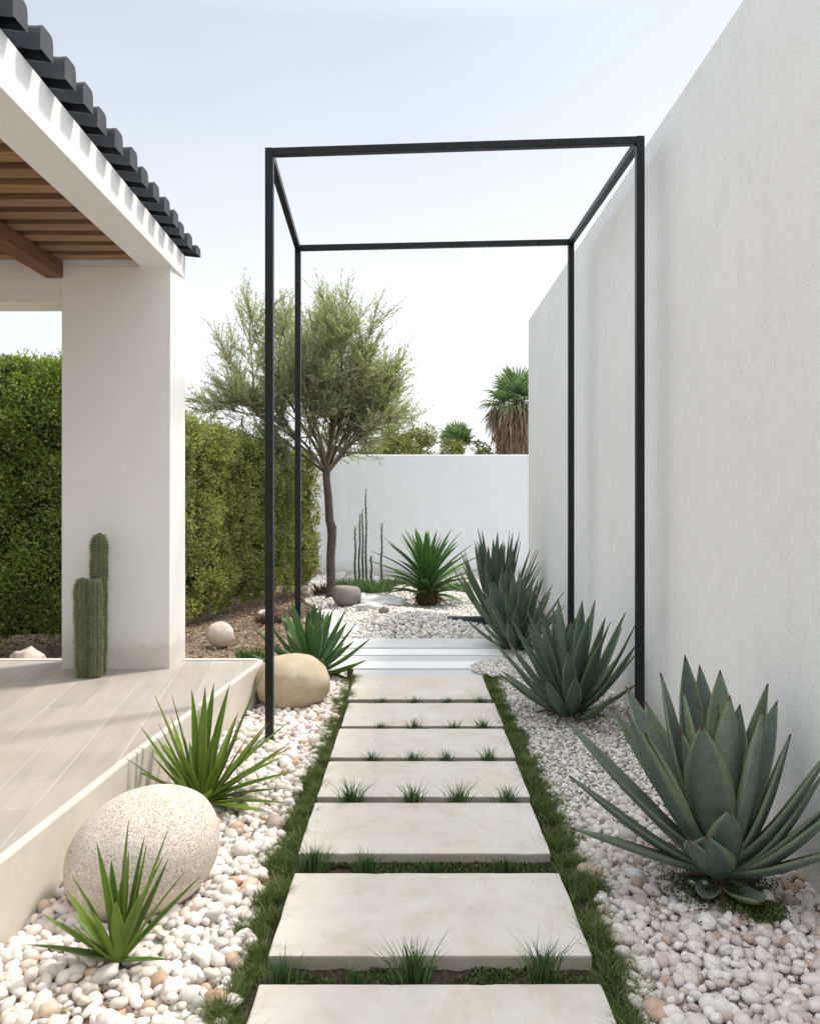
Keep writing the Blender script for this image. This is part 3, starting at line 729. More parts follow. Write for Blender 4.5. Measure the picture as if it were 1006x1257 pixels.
# ------------------------------------------------------------------ long-leaf plants
AG = [(0, .62), (.12, .70), (.3, .88), (.5, 1.), (.65, .93), (.78, .70), (.88, .42), (.95, .2), (.985, .07), (1, .01)]
SW = [(0, 1.1), (.05, .85), (.2, .9), (.4, 1.), (.6, .86), (.75, .64), (.88, .36), (.96, .14), (1, .01)]
def prof_at(P, t):
    for (a, x), (b_, y) in zip(P, P[1:]):
        if t <= b_: return x + (y-x)*(t-a)/(b_-a)
    return P[-1][1]
def leaf(acc, p0, p1, W, bow, P=AG, chan=.35, thick=.012, seg=14, twist=0., wav=0.):
    """leaf from p0 to p1. bow > 0: leaves low then rises (cupped); bow < 0: arches over"""
    p0 = Vector(p0); p1 = Vector(p1); d = p1-p0; L = d.length
    h = Vector((d.x, d.y, 0)); h = h.normalized() if h.length > 1e-4 else Vector((1, 0, 0))
    side = Vector((-h.y, h.x, 0)); dn = d.normalized(); up = side.cross(dn)
    if up.z < 0 and abs(up.z) > .02: up = -up
    if up.dot(h) > 0 and dn.z > .7: up = -up                         # inner face looks at the plant's axis
    nU = 7; us = [-1, -.66, -.33, 0, .33, .66, 1]; V = []; U = []
    ph = rnd.uniform(0, 6)
    C_ = []
    for i in range(seg+1):
        t = i/seg; C_.append(p0 + d*t - up*(bow*L*4*t*(1-t)*(.6+.4*(1-t)*1.5)) + side*(wav*L*math.sin(t*PI*1.3+ph)*t))
    for i in range(seg+1):
        t = i/seg; T_ = (C_[min(i+1, seg)]-C_[max(i-1, 0)]).normalized(); s = side - T_*side.dot(T_); s.normalize(); u_ = s.cross(T_)
        if u_.dot(up) < 0: u_ = -u_
        tw = twist*t; s, u_ = s*math.cos(tw)+u_*math.sin(tw), u_*math.cos(tw)-s*math.sin(tw)
        w_ = W*prof_at(P, t)/2; ch = chan*(1-.25*t); th_ = thick*(1-t*.75)
        for u in us: V.append(C_[i] + s*u*w_ + u_*(ch*w_*u*u)); U.append((.5+u/2, t))
        for u in us[1:-1][::-1]: V.append(C_[i] + s*u*w_*.98 + u_*(ch*w_*u*u - th_*(1-u*u)*1.0 - .0006)); U.append((.5+u/2, t))
    m = nU+5; F = []
    for i in range(seg):
        for k in range(m): F.append((i*m+k, (i+1)*m+k, (i+1)*m+(k+1) % m, i*m+(k+1) % m))
    acc.add(V, F, U)
GA = 2.39996
def rosette(acc, n, L, W, e_in=84, e_out=14, r0=.05, bow=.06, P=AG, chan=.35, thick=.012, seg=12, jit=.12, zb=.02, twist=.0, wav=.02, lfall=.35, limit=None, h=.12, power=1.):
    for i in range(n):
        t = (i+.5)/n                      # 0 = innermost
        az = i*GA + rnd.uniform(-.25, .25); el = math.radians(e_in + (e_out-e_in)*t**power + rnd.uniform(-5, 5))
        l = L*(1-lfall*(t-.35)**2*2)*(1+rnd.uniform(-jit, jit))
        if t < .12: l *= .82
        r = r0*(.25+t)
        p0 = Vector((r*math.cos(az), r*math.sin(az), zb + h*(1-t)))
        p1 = p0 + Vector((math.cos(az)*math.cos(el), math.sin(az)*math.cos(el), math.sin(el)))*l
        if limit: p1 = limit(p1)
        leaf(acc, p0, p1, W*rnd.uniform(.85, 1.12), bow*(.5+t)*rnd.uniform(.5, 1.3), P, chan, thick, seg, rnd.uniform(-twist, twist), rnd.uniform(-wav, wav))
def wall_limit(ox, lim=1.475):
    def f(p):
        if ox + p.x > lim: p = Vector((lim-ox-rnd.uniform(0, .05), p.y + math.copysign((ox+p.x-lim)*.6, p.y), p.z + (ox+p.x-lim)*.5))
        return p
    return f

# big blue agave, right foreground: leaves placed one by one (tip x, tip y, tip z, width, bow)
ag = empty('agave', (1.16, 3.08, .02), 'largest blue grey agave with broad thick leaves in the right foreground', 'agave', 'blue green agaves along the white wall')
A = Acc()
for (x, y, z, W_, bo) in [(-.30, -.08, .60, .11, .06), (.12, .10, .70, .10, .04), (-.575, -.05, .43, .085, .05), (-.56, .10, .60, .10, .06), (-.385, -.12, .74, .115, .07), (-.36, .22, .66, .10, .05),
                          (-.19, .10, .83, .11, .05), (-.06, .22, .88, .105, .04), (.07, .16, .83, .105, .04), (.20, .05, .80, .10, .05),
                          (.03, .30, .82, .10, .04), (-.27, .32, .72, .10, .05), (.29, .16, .70, .10, .06),
                          (.315, -.22, .60, .085, .07), (.31, -.16, .48, .08, .08), (.30, -.36, .47, .085, .06), (.27, -.44, .34, .08, .05), (.31, -.26, .43, .08, .07), (.22, -.10, .64, .10, .05),
                          (-.135, -.18, .70, .145, .05), (.015, -.06, .78, .11, .03), (.11, -.12, .74, .10, .05), (-.13, .02, .78, .11, .03),
                          (-.155, -.30, .31, .125, .09), (-.06, -.25, .38, .10, .06), (-.60, -.20, .30, .075, .02), (-.16, -.05, .60, .10, .04), (.14, .0, .62, .10, .05),
                          (.22, .35, .62, .09, .05), (-.15, .45, .58, .09, .05), (-.42, .36, .42, .085, .03), (.06, .50, .42, .085, .04), (-.22, -.30, .30, .085, .06),
                          (.0, .02, .72, .06, .01), (-.05, .08, .70, .06, .01)]:
    az = math.atan2(y, x); rr = .055 if z < .65 else .03
    low = max(0., .12 - z*.10); z = z*.94 if z > .6 else z
    leaf(A, (rr*math.cos(az), rr*math.sin(az), .03 + (.07 if z > .5 else .02) + low*.2), (x, y, z), W_*1.28, bo*rnd.uniform(.8, 1.2), AG, .42, .020, 18, rnd.uniform(-.15, .15), rnd.uniform(-.012, .012))
# stubby lower leaves
leaf(A, (.01, -.04, .03), (.03, -.30, .085), .12, .10, [(0, .6), (.3, .9), (.6, 1.), (.85, .75), (.95, .4), (1, .05)], .5, .024, 14)
leaf(A, (-.04, -.03, .03), (-.14, -.24, .07), .09, .08, [(0, .6), (.3, .9), (.6, 1.), (.85, .75), (.95, .4), (1, .05)], .5, .02, 14)
A.build('rosette', M['agave_blue'], ag)
A = Acc()
for i in range(14):
    a_ = rnd.uniform(0, 2*PI); l = rnd.uniform(.10, .24)
    leaf(A, (0, 0, .03), (l*math.cos(a_), l*math.sin(a_), rnd.uniform(-.02, .03)), rnd.uniform(.02, .045), -.05, SW, .2, .003, 8, .5, .05)
A.build('dry_leaf', M['dead_leaf'], ag)

def plant(name, loc, label, cat, group, matl, leaves, deadn=0, deadL=.3, **kw):
    t = empty(name, loc, label, cat, group); A = Acc(); kw.setdefault('limit', wall_limit(loc[0]) if loc[0] > .3 else None)
    rosette(A, leaves, **kw); A.build('rosette', matl, t)
    if deadn:
        D = Acc()
        for i in range(deadn):
            a_ = rnd.uniform(0, 2*PI); l = deadL*rnd.uniform(.5, 1)
            leaf(D, (0, 0, .04), (l*math.cos(a_), l*math.sin(a_), rnd.uniform(-.01, .05)), kw['W']*rnd.uniform(.3, .7), -.06, SW, .3, .004, 8, .6, .06)
        D.build('dry_leaf', M['dead_leaf'], t)
    return t
G1 = 'blue green agaves along the white wall'
plant('agave', (1.05, 5.42, .01), 'medium blue green agave against the wall between the two right posts of the black frame', 'agave', G1, M['agave_teal'], 46, 10, .3,
      L=.66, W=.092, e_in=87, e_out=26, r0=.07, bow=.05, chan=.42, thick=.014, wav=.015, power=1.05)
plant('agave', (.98, 7.70, .01), 'dark blue green agave just beyond the far right post', 'agave', G1, M['agave_teal'], 52, 10, .3,
      L=.64, W=.072, e_in=88, e_out=36, r0=.07, bow=.045, chan=.42, thick=.012, wav=.015)
plant('agave', (.96, 9.3, .01), 'farthest and tallest dark green agave by the end of the white wall', 'agave', G1, M['agave_teal'], 64, 6, .3,
      L=.86, W=.075, e_in=88, e_out=50, r0=.09, bow=.04, chan=.4, thick=.012, wav=.015, h=.2)
ga = plant('agave', (-.80, 6.50, .03), 'bright green agave behind the tan boulder, around the back left post', 'agave', None, M['agave_green'], 30, 9, .42,
      L=.52, W=.100, e_in=84, e_out=10, r0=.06, bow=.05, chan=.45, thick=.012, wav=.02)
yc = plant('yucca', (.20, 11.2, .02), 'rounded light green yucca on pale gravel in front of the far wall', 'yucca', None, M['yucca_dark'], 54, 12, .32,
      L=.80, W=.105, e_in=78, e_out=-2, r0=.10, bow=-.07, power=.85, P=SW, chan=.4, thick=.008, wav=.02, h=.28, zb=.08)
A = Acc(); V, F = tube_np([(0, 0, -.04), (0, 0, .08), (.0, 0, .2), (0, 0, .3)], [.13, .15, .12, .06], 14); A.add(V, F)
for i in range(60):
    a_ = rnd.uniform(0, 2*PI); z = rnd.uniform(.02, .22); r = .13
    leaf(A, (r*math.cos(a_), r*math.sin(a_), z), (1.5*r*math.cos(a_), 1.5*r*math.sin(a_), z-.12+rnd.uniform(0, .16)), .03, -.05, SW, .3, .003, 5)
A.build('trunk', M['dead_leaf'], yc)

# small yucca in the foreground (tips read as real offsets from the base)
def hand_plant(name, loc, label, cat, tips, W, matl, extra=0, L=.4, bow=(-.03, .03), r=.02, group=None, zb=.01):
    t = empty(name, loc, label, cat, group); A = Acc()
    for (x, y, z) in tips:
        az = math.atan2(y, x); leaf(A, (r*math.cos(az), r*math.sin(az), zb), (x, y, z), W*rnd.uniform(.85, 1.15), rnd.uniform(*bow), SW, .35, .004, 14, rnd.uniform(-.3, .3), rnd.uniform(-.02, .02))
    for i in range(extra):
        az = rnd.uniform(0, 2*PI); el = math.radians(rnd.uniform(12, 85)); l = L*rnd.uniform(.7, 1.05)
        leaf(A, (r*math.cos(az), r*math.sin(az), zb), (l*math.cos(el)*math.cos(az), l*math.cos(el)*math.sin(az), l*math.sin(el)), W*rnd.uniform(.7, 1.), rnd.uniform(*bow), SW, .35, .004, 12, rnd.uniform(-.3, .3), rnd.uniform(-.03, .03))
    A.build('rosette', matl, t); return t
GY = 'spiky yuccas on the white pebbles'
hand_plant('yucca', (-.925, 2.56, .03), 'small spiky bright green yucca in front of the white boulder', 'yucca',
           [(-.18, .05, .195), (-.13, -.03, .28), (-.078, .04, .36), (.027, .02, .43), (.062, .06, .365), (.09, .0, .365), (.146, .03, .395), (.16, -.06, .355),
            (.212, .0, .285), (.24, .06, .235), (-.19, -.04, .065), (-.04, -.09, .20), (.03, -.10, .24), (.10, -.10, .26), (-.1, -.1, .17), (.0, .1, .3), (-.05, .09, .28), (.12, .12, .27)],
           .038, M['yucca'], 5, .28, group=GY, r=.018)
hand_plant('yucca', (-1.0, 3.86, .03), 'larger spiky yucca with arching yellow green leaves behind the white boulder', 'yucca',
           [(-.24, .05, .50), (-.125, -.05, .53), (-.08, .1, .52), (.02, -.05, .57), (.03, .1, .55), (.125, .05, .56), (.09, .16, .53), (.28, .1, .62),
            (-.26, .25, .22), (-.27, -.05, .38), (.40, .12, .36), (.43, .0, .27), (.46, -.08, .18), (.44, -.1, .11), (.42, -.12, .05), (.35, -.2, .04), (.38, .2, .22), (.33, -.05, .40),
            (.30, -.22, .12), (-.16, -.14, .42), (.20, -.12, .45), (.10, -.18, .38), (-.05, -.2, .32), (.26, .3, .3), (.1, .36, .34), (-.1, .33, .36), (.36, .05, .12)],
           .042, M['yucca'], 20, .45, (-.05, .02), .03, GY)

# ------------------------------------------------------------------ cactus
cac = empty('cactus', (-2.11, 5.38, .30), 'clump of three spiny green column cacti standing against the white column', 'cactus')
def stem(x, y, h, r, ribs=12, lean=(0, 0)):
    rows = 44; n = ribs*6; V = []; F = []; U = []
    SP = []
    for i in range(rows+1):
        t = i/rows; z = h*t; rr = r*(.80+.2*min(1, t*6))
        tt = (h-z)/(r*1.9)
        if tt < 1: rr *= math.sqrt(max(0, 1-(1-tt)**2))**.9
        for k in range(n):
            th_ = 2*PI*k/n; q = rr*(1+.13*(abs(math.cos(th_*ribs/2))**.8-.5)) + .002*math.sin(z*40+k)
            V.append((x+lean[0]*t*t+q*math.cos(th_), y+lean[1]*t*t+q*math.sin(th_), z-.01))
            if k % 6 == 0 and i > 0 and rr > .004: SP.append((V[-1], (math.cos(th_), math.sin(th_), .25)))
    for i in range(rows):
        for k in range(n): F.append((i*n+k, i*n+(k+1) % n, (i+1)*n+(k+1) % n, (i+1)*n+k))
    A = Acc(); A.add(V, F); s = A.build('stem', M['cactus'], cac)
    P = np.repeat(np.array([p for p, _ in SP]), 12, 0); D = np.repeat(np.array([q for _, q in SP]), 12, 0)
    m = len(P); P = P + rng.normal(0, .003, (m, 3)); D = D + rng.normal(0, .55, (m, 3))
    V, F = cards(P, D, unit(m), rng.uniform(.008, .02, m), rng.uniform(.0014, .0026, m))
    link('spines', np_mesh('spines', V, F), M['spine'], s)
stem(-.045, -.03, .66, .052, 12, (-.012, 0)); stem(.012, .06, .95, .053, 12, (.01, .0)); stem(.036, -.045, .655, .036, 10, (.0, 0))

# ------------------------------------------------------------------ grass
def blades(name, P, Hh, W, mat_, lean=.45, parent=None, kind='stuff', D=None):
    n = len(P)
    if D is None: D = rng.normal(0, lean, (n, 3)); D[:, 2] = 0
    s = rng.normal(size=(n, 3)); s[:, 2] = 0; s /= np.linalg.norm(s, axis=1)[:, None]
    Hc = Hh[:, None]; Wc = W[:, None]; Z = np.array([0, 0, 1.])
    a = P; b_ = P + (Z*.55 + D*.22)*Hc; c_ = P + (Z*.95 + D*.75)*Hc
    V = np.stack([a-s*Wc*.5, a+s*Wc*.5, b_+s*Wc*.42, b_-s*Wc*.42, c_, c_+1e-4], 1)
    k = (np.arange(n)*6)[:, None]
    F = np.concatenate([k+np.array([[0, 1, 2, 3]]), k+np.array([[3, 2, 5, 4]])])
    o = link(name, np_mesh(name, V.reshape(-1, 3), F), mat_, parent)
    if kind: tag(o, kind=kind)
    return o
def strip(name, inner_, outer_, n, y0=1.6, y1=6.55):
    Y = rng.uniform(y0, y1, int(n)); u = rng.beta(1.2, 1.2, int(n))
    wob = .026*np.sin(Y*13) + .016*np.sin(Y*29+1) + .012*np.sin(Y*61)
    X = inner_ + (outer_(Y)+wob-inner_)*u
    cl_ = np.array([noise.noise(Vector((x*14, y*14, 1))) for x, y in zip(X, Y)])
    k = rng.uniform(0, 1, len(X)) < .55+cl_*1.3; X = X[k]; Y = Y[k]; cl_ = cl_[k]; m = len(X)
    Hh = (.030+.028*rng.random(m)+.04*np.clip(cl_, 0, 1)); 
    blades(name, np.stack([X, Y, np.full(m, .002)], 1), Hh, rng.uniform(.0022, .004, m), M['grass'], .75)
strip('lawn_edging', -.456, gl, 34000)
strip('lawn_border', .567, gr, 34000)
# tufts in the gaps, each its own thing
gaps = [((2.415, 2.56), [(-.40, .9), (-.17, .5), (.0, 1.25), (.40, 1.2)], .125), ((3.12, 3.29), [(-.38, 1.15), (-.19, .8), (.08, .5), (.36, .6)], .115),
        ((3.83, 3.90), [(-.30, 1.1), (.0, 1.), (.22, 1.), (.44, .9)], .135), ((4.42, 4.48), [(-.22, .8), (-.01, .8), (.20, .8), (.42, .95)], .125),
        ((5.03, 5.10), [(-.20, .7), (.02, .85), (.25, .75), (.45, .9)], .12), ((5.66, 5.76), [(-.22, .6), (.02, .7), (.24, .6), (.47, .75)], .12)]
ordg = ['first', 'second', 'third', 'fourth', 'fifth', 'sixth']
ordt = ['leftmost', 'second from the left', 'third from the left', 'rightmost']
LY = []
for gi, ((a, b_), tu, hh) in enumerate(gaps):
    for ti, (x, s) in enumerate(tu):
        n = int(95*s + 30); y = (a+b_)/2 - (.02 if gi == 0 else .0); x += rnd.uniform(-.015, .015)
        ang = rng.uniform(0, 2*PI, n); rad = np.abs(rng.normal(0, .5, n)); wx = .055 if gi < 2 else .042
        P = np.stack([np.cos(ang)*rad*wx, np.sin(ang)*rad*min(.028, (b_-a)*.38), np.zeros(n)], 1)
        D = np.stack([P[:, 0]/wx*.75+rng.normal(0, .25, n), rng.normal(0, .3, n)-.1, np.zeros(n)], 1)
        o = blades('grass_tuft', P, hh*s*rng.uniform(.45, 1.1, n), rng.uniform(.0028, .0052, n)*(1 if gi < 3 else .9), M['tuft'], kind=None, D=D)
        o.location = (x, y, .008)
        tag(o, 'grass tuft, %s in the %s slab gap from the camera' % (ordt[ti], ordg[gi]), 'grass tuft', 'grass tufts growing between the slabs')
    # thin weedy cover along each gap
    m = int(4200*(b_-a)/.1); 
    X = rng.uniform(-.44, .55, m); Y = rng.uniform(a, b_, m)
    c_ = np.array([noise.noise(Vector((x*6, y*6, 4))) for x, y in zip(X, Y)]); k = c_ > -.12
    LY.append(np.stack([X[k], Y[k], np.full(k.sum(), .006)], 1))
LY = np.concatenate(LY); m = len(LY)
V, F = cards(LY, rng.normal(0, 1, (m, 3))*np.array([1, 1, .3])+np.array([0, 0, .7]), unit(m), rng.uniform(.008, .020, m), rng.uniform(.004, .010, m))
tag(link('ground_cover', np_mesh('ground_cover', V, F), M['moss']), kind='stuff')
# moss and litter round the foot of the big agave
m = 6000; X = 1.16 + rng.normal(-.02, .08, m); Y = 3.0 + rng.normal(.0, .06, m)
k = (X < 1.49)
X2 = np.concatenate([X[k], 1.22+rng.normal(0, .034, 3500)]); Y2 = np.concatenate([Y[k], 2.86+rng.normal(0, .035, 3500)]); m = len(X2)
V, F = cards(np.stack([X2, Y2, rng.uniform(.03, .05, m)], 1), rng.normal(0, 1, (m, 3))*np.array([1, 1, .5])+np.array([0, 0, .6]), unit(m), rng.uniform(.008, .02, m), rng.uniform(.004, .009, m))
tag(link('moss_litter', np_mesh('moss_litter', V, F), M['moss']), kind='stuff')

# ------------------------------------------------------------------ hedges
def hedge(name, p0, p1, depth, h0, h1, nclump, nleaf, matl, label, zb=.15, seed=1):
    """hedge whose front line runs p0 -> p1 (near -> far), body extends to its left"""
    p0 = Vector((*p0, 0)); p1 = Vector((*p1, 0)); d_ = (p1-p0); Ln = d_.length; d_.normalize(); nrm = Vector((d_.y, -d_.x, 0))   # outward to the right
    t = empty(name, p0, label, 'hedge')
    def surf(u, v):      # u along 0..1, v 0..1 front face bottom to top, then 1..1.6 over the top
        h = h0+(h1-h0)*u
        b_ = .20*noise.noise(Vector((u*Ln*1.4+seed*7, v*h*1.6, seed)))+.05*noise.noise(Vector((u*Ln*4, v*h*4, seed+5)))
        if v <= 1:
            z = zb+(h-zb)*v; out = b_ - .16*max(0, v-.8)**2*12 - .25*max(0, .14-v)*3; return d_*(u*Ln) + nrm*out + Vector((0, 0, z))
        s = (v-1)*depth/.6; return d_*(u*Ln) - nrm*(s+.08) + Vector((0, 0, h+b_*.8-.05))
    # dark inner shell, its colour stands in for shade between the leaves
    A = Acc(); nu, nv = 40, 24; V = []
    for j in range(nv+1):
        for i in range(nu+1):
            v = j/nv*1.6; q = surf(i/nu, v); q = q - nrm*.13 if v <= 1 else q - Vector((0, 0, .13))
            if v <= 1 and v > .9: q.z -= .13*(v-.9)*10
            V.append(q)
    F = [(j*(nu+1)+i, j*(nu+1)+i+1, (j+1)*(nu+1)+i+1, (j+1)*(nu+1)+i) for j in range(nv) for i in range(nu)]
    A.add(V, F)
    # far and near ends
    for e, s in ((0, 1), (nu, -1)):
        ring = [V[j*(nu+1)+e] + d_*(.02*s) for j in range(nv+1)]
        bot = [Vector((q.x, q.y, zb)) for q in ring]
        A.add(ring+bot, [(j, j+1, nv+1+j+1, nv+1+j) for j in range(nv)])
    A.build('shade_core', M['core'], t)
    cs = []; ns = []
    for k in range(nclump):
        u = rnd.random(); v = rnd.random()*1.6 if rnd.random() < .45 else rnd.random()*1.05
        q = surf(u, v); o = nrm if v <= 1 else Vector((0, 0, 1))
        if rnd.random() < .16:                      # end faces
            u = 1. if rnd.random() < .7 else 0.; q = surf(u, min(1, v)) - nrm*rnd.uniform(0, depth); o = d_*(1 if u == 1. else -1)
        cs.append(q); ns.append(o)
    cs = np.array([tuple(c) for c in cs]); ns = np.array([tuple(c) for c in ns])
    n = nleaf; idx = rng.integers(0, nclump, n); rad = rng.uniform(.07, .17, nclump)[idx]
    dr = unit(n); fl = (dr*ns[idx]).sum(1) < -.1; dr[fl] *= -1
    P = cs[idx] + dr*(rad*rng.uniform(.55, 1.05, n))[:, None]*np.array([1, 1, .9])
    D = dr*.7 + ns[idx]*.2 + rng.normal(0, .55, (n, 3)) + np.array([0, 0, .25])
    V, F = cards(P, D, dr+rng.normal(0, .5, (n, 3)), rng.uniform(.028, .055, n), rng.uniform(.012, .024, n))
    link('foliage', np_mesh('foliage', V, F), matl, t)
    # few shoots sticking out of the top
    m = 420; P = []; Dd = []
    for k in range(m):
        q = surf(rnd.random(), rnd.uniform(1., 1.3)); hgt = rnd.uniform(.05, .20); lean = Vector((rnd.gauss(0, .25), rnd.gauss(0, .25), 1)).normalized()
        for s in range(9):
            f = s/8; P.append(q + lean*hgt*f); Dd.append((rnd.gauss(0, 1), rnd.gauss(0, 1), .8))
    m = len(P)
    V, F = cards(np.array([tuple(p) for p in P]), np.array(Dd), unit(m), rng.uniform(.025, .045, m), rng.uniform(.009, .016, m))
    link('shoots', np_mesh('shoots', V, F), matl, t)
    return t
hedge('hedge', (-2.62, 8.3), (-1.56, 12.6), 1.1, 2.30, 2.06, 1150, 120000, M['hedge'], 'long clipped yellow green hedge between the column and the tree')
hedge('hedge', (-6.2, 7.35), (-2.95, 7.65), 1.0, 2.72, 2.76, 1400, 120000, M['hedge_left'], 'taller deep green hedge left of the column behind the terrace', seed=4)

# ------------------------------------------------------------------ tree
def tree(name, loc, label, trunk, limbs, matl, nl_per, seed, r0=.065, leafL=(.028, .055), leafW=(.007, .012), twl=.30, spread=.75):
    R_ = random.Random(seed); t = empty(name, loc, label, 'tree')
    W_ = Acc(); V, F = tube_np(trunk, [r0*1.25, r0*.98, r0*.92, r0*.95, r0*1.12, r0*.9, r0*.8, r0*.8, r0*.85][:len(trunk)], 12); 
    V = [v + (v-Vector(trunk[min(len(trunk)-1, i//12)])).normalized()*.012*noise.noise(v*14) for i, v in enumerate(V)]
    Tk = Acc(); Tk.add(V, F); Tk.build('trunk', M['bark'], t)
    P = []; D = []
    def twig(p, d_, l):
        n = 7; pts = [p]; q = Vector(p); dd = Vector(d_)
        for i in range(n):
            dd = (dd + Vector((R_.gauss(0, .10), R_.gauss(0, .10), R_.gauss(.03, .08)))).normalized(); q = q + dd*l/n; pts.append(Vector(q))
            for k in range(nl_per):
                f = R_.random(); P.append(q - dd*l/n*f); a_ = dd*.9 + Vector((R_.gauss(0, .55), R_.gauss(0, .55), R_.gauss(0, .55))); D.append(a_)
        V, F = tube_np(pts[::2], [.0032, .0026, .0018, .001][:len(pts[::2])], 3); W_.add(V, F)
    def grow(p, d_, l, r, depth):
        n = 6; pts = [Vector(p)]; q = Vector(p); dd = Vector(d_).normalized(); dirs = []
        for i in range(n):
            dd = (dd + Vector((R_.gauss(0, .09), R_.gauss(0, .09), R_.gauss(.03, .07)))).normalized(); q = q + dd*l/n; pts.append(Vector(q)); dirs.append(Vector(dd))
        V, F = tube_np(pts, [r*(1-.6*i/n) for i in range(n+1)], 6 if depth > 1 else 4); W_.add(V, F)
        if depth == 0:
            for i in range(1, n+1):
                for k in range(2):
                    a_ = (dirs[i-1] + Vector((R_.gauss(0, spread), R_.gauss(0, spread), R_.gauss(.15, spread*.8)))).normalized()
                    twig(pts[i], a_, twl*R_.uniform(.55, 1.15))
            twig(pts[-1], dirs[-1], twl*1.2); return
        for i in range(2, n+1):
            for k in range(1 if i < n else 2):
                a_ = (dirs[i-1]*1.0 + Vector((R_.gauss(0, .55), R_.gauss(0, .55), R_.gauss(.12, .45)))).normalized()
                grow(pts[i], a_, l*R_.uniform(.42, .62), r*.5, depth-1)
    for (tx, ty, tz, depth) in limbs:
        b0 = Vector(trunk[-1]) - Vector((0, 0, R_.uniform(0, .12))); d_ = Vector((tx, ty, tz))-b0
        grow(b0, d_ + Vector((0, 0, .12)), d_.length*.78, r0*.42, depth)
    W_.build('branches', M['twig'], t)
    n = len(P); P = np.array([tuple(p) for p in P]); D = np.array([tuple(p) for p in D])
    V, F = cards(P, D, unit(n), rng.uniform(*leafL, n), rng.uniform(*leafW, n))
    link('crown', np_mesh('crown', V, F), matl, t); print(name, 'leaves', n)
    return t
tree('olive_tree', (-1.14, 11.35, H(-1.14, 11.35)), 'slender trunked olive green tree with feathery crown in front of the far wall',
     [(0, 0, -.1), (.01, 0, .25), (.0, 0, .55), (.02, .01, .85), (.015, .01, .98), (-.01, 0, 1.08), (-.03, 0, 1.40), (-.06, 0, 1.65), (-.06, 0, 1.82)],
     [(-1.30, .1, 3.15, 2), (-1.10, -.2, 2.65, 2), (-.75, .3, 3.45, 2), (-.12, 0, 3.65, 2), (.28, -.2, 3.4, 2), (.50, .3, 3.1, 2), (.80, 0, 2.7, 2), (.72, .1, 2.35, 1), (.55, -.2, 2.45, 1), (.45, .2, 2.6, 1), (-1.0, .2, 2.35, 1), (-.35, -.5, 3.3, 2), (.1, .6, 3.3, 2), (-.6, .6, 3.0, 2), (.1, -.4, 3.1, 1)],
     M['olive'], 5, 5, twl=.34, spread=.62)
# small spur on the trunk comes with the branches; yellow green shrub tree behind the far wall
def bush(name, loc, rad, n, matl, label, cat='shrub', nc=60, leafL=(.05, .09), leafW=(.02, .035), stem_h=None):
    t = empty(name, (loc[0], loc[1], 0), label, cat); c0 = np.array([0, 0, loc[2]])
    cs = unit(nc)*np.array(rad)*rng.uniform(.35, .95, nc)[:, None] + c0
    idx = rng.integers(0, nc, n); dr = unit(n); P = cs[idx] + dr*(rng.uniform(.12, .3, nc)[idx]*rng.uniform(.4, 1., n))[:, None]*np.mean(rad)*1.1
    V, F = cards(P, dr+rng.normal(0, .6, (n, 3)), unit(n), rng.uniform(*leafL, n), rng.uniform(*leafW, n))
    link('crown', np_mesh('crown', V, F), matl, t)
    A = Acc()
    for k in range(8):
        e = Vector(cs[k]); V, F = tube_np([(0, 0, -.05), (e.x*.3, e.y*.3, e.z*.55), tuple(e)], [.04, .03, .012], 6); A.add(V, F)
    A.build('trunk', M['bark'], t); return t
bush('shrub', (-.32, 17.2, 2.45), (.95, .7, .62), 16000, M['shrub_y'], 'loose yellow green shrub rising over the far wall beside the tree', leafL=(.04, .08), leafW=(.015, .028))
bush('shrub', (.95, 19.2, 2.35), (.42, .4, .42), 3600, M['shrub_y'], 'small leafy bush over the far wall in front of the little palm', leafL=(.05, .09))
bush('shrub', (1.75, 20.5, 2.45), (.32, .35, .5), 1800, M['shrub_y'], 'thin sparse bush over the far wall between the two palms', leafL=(.05, .09), nc=24)

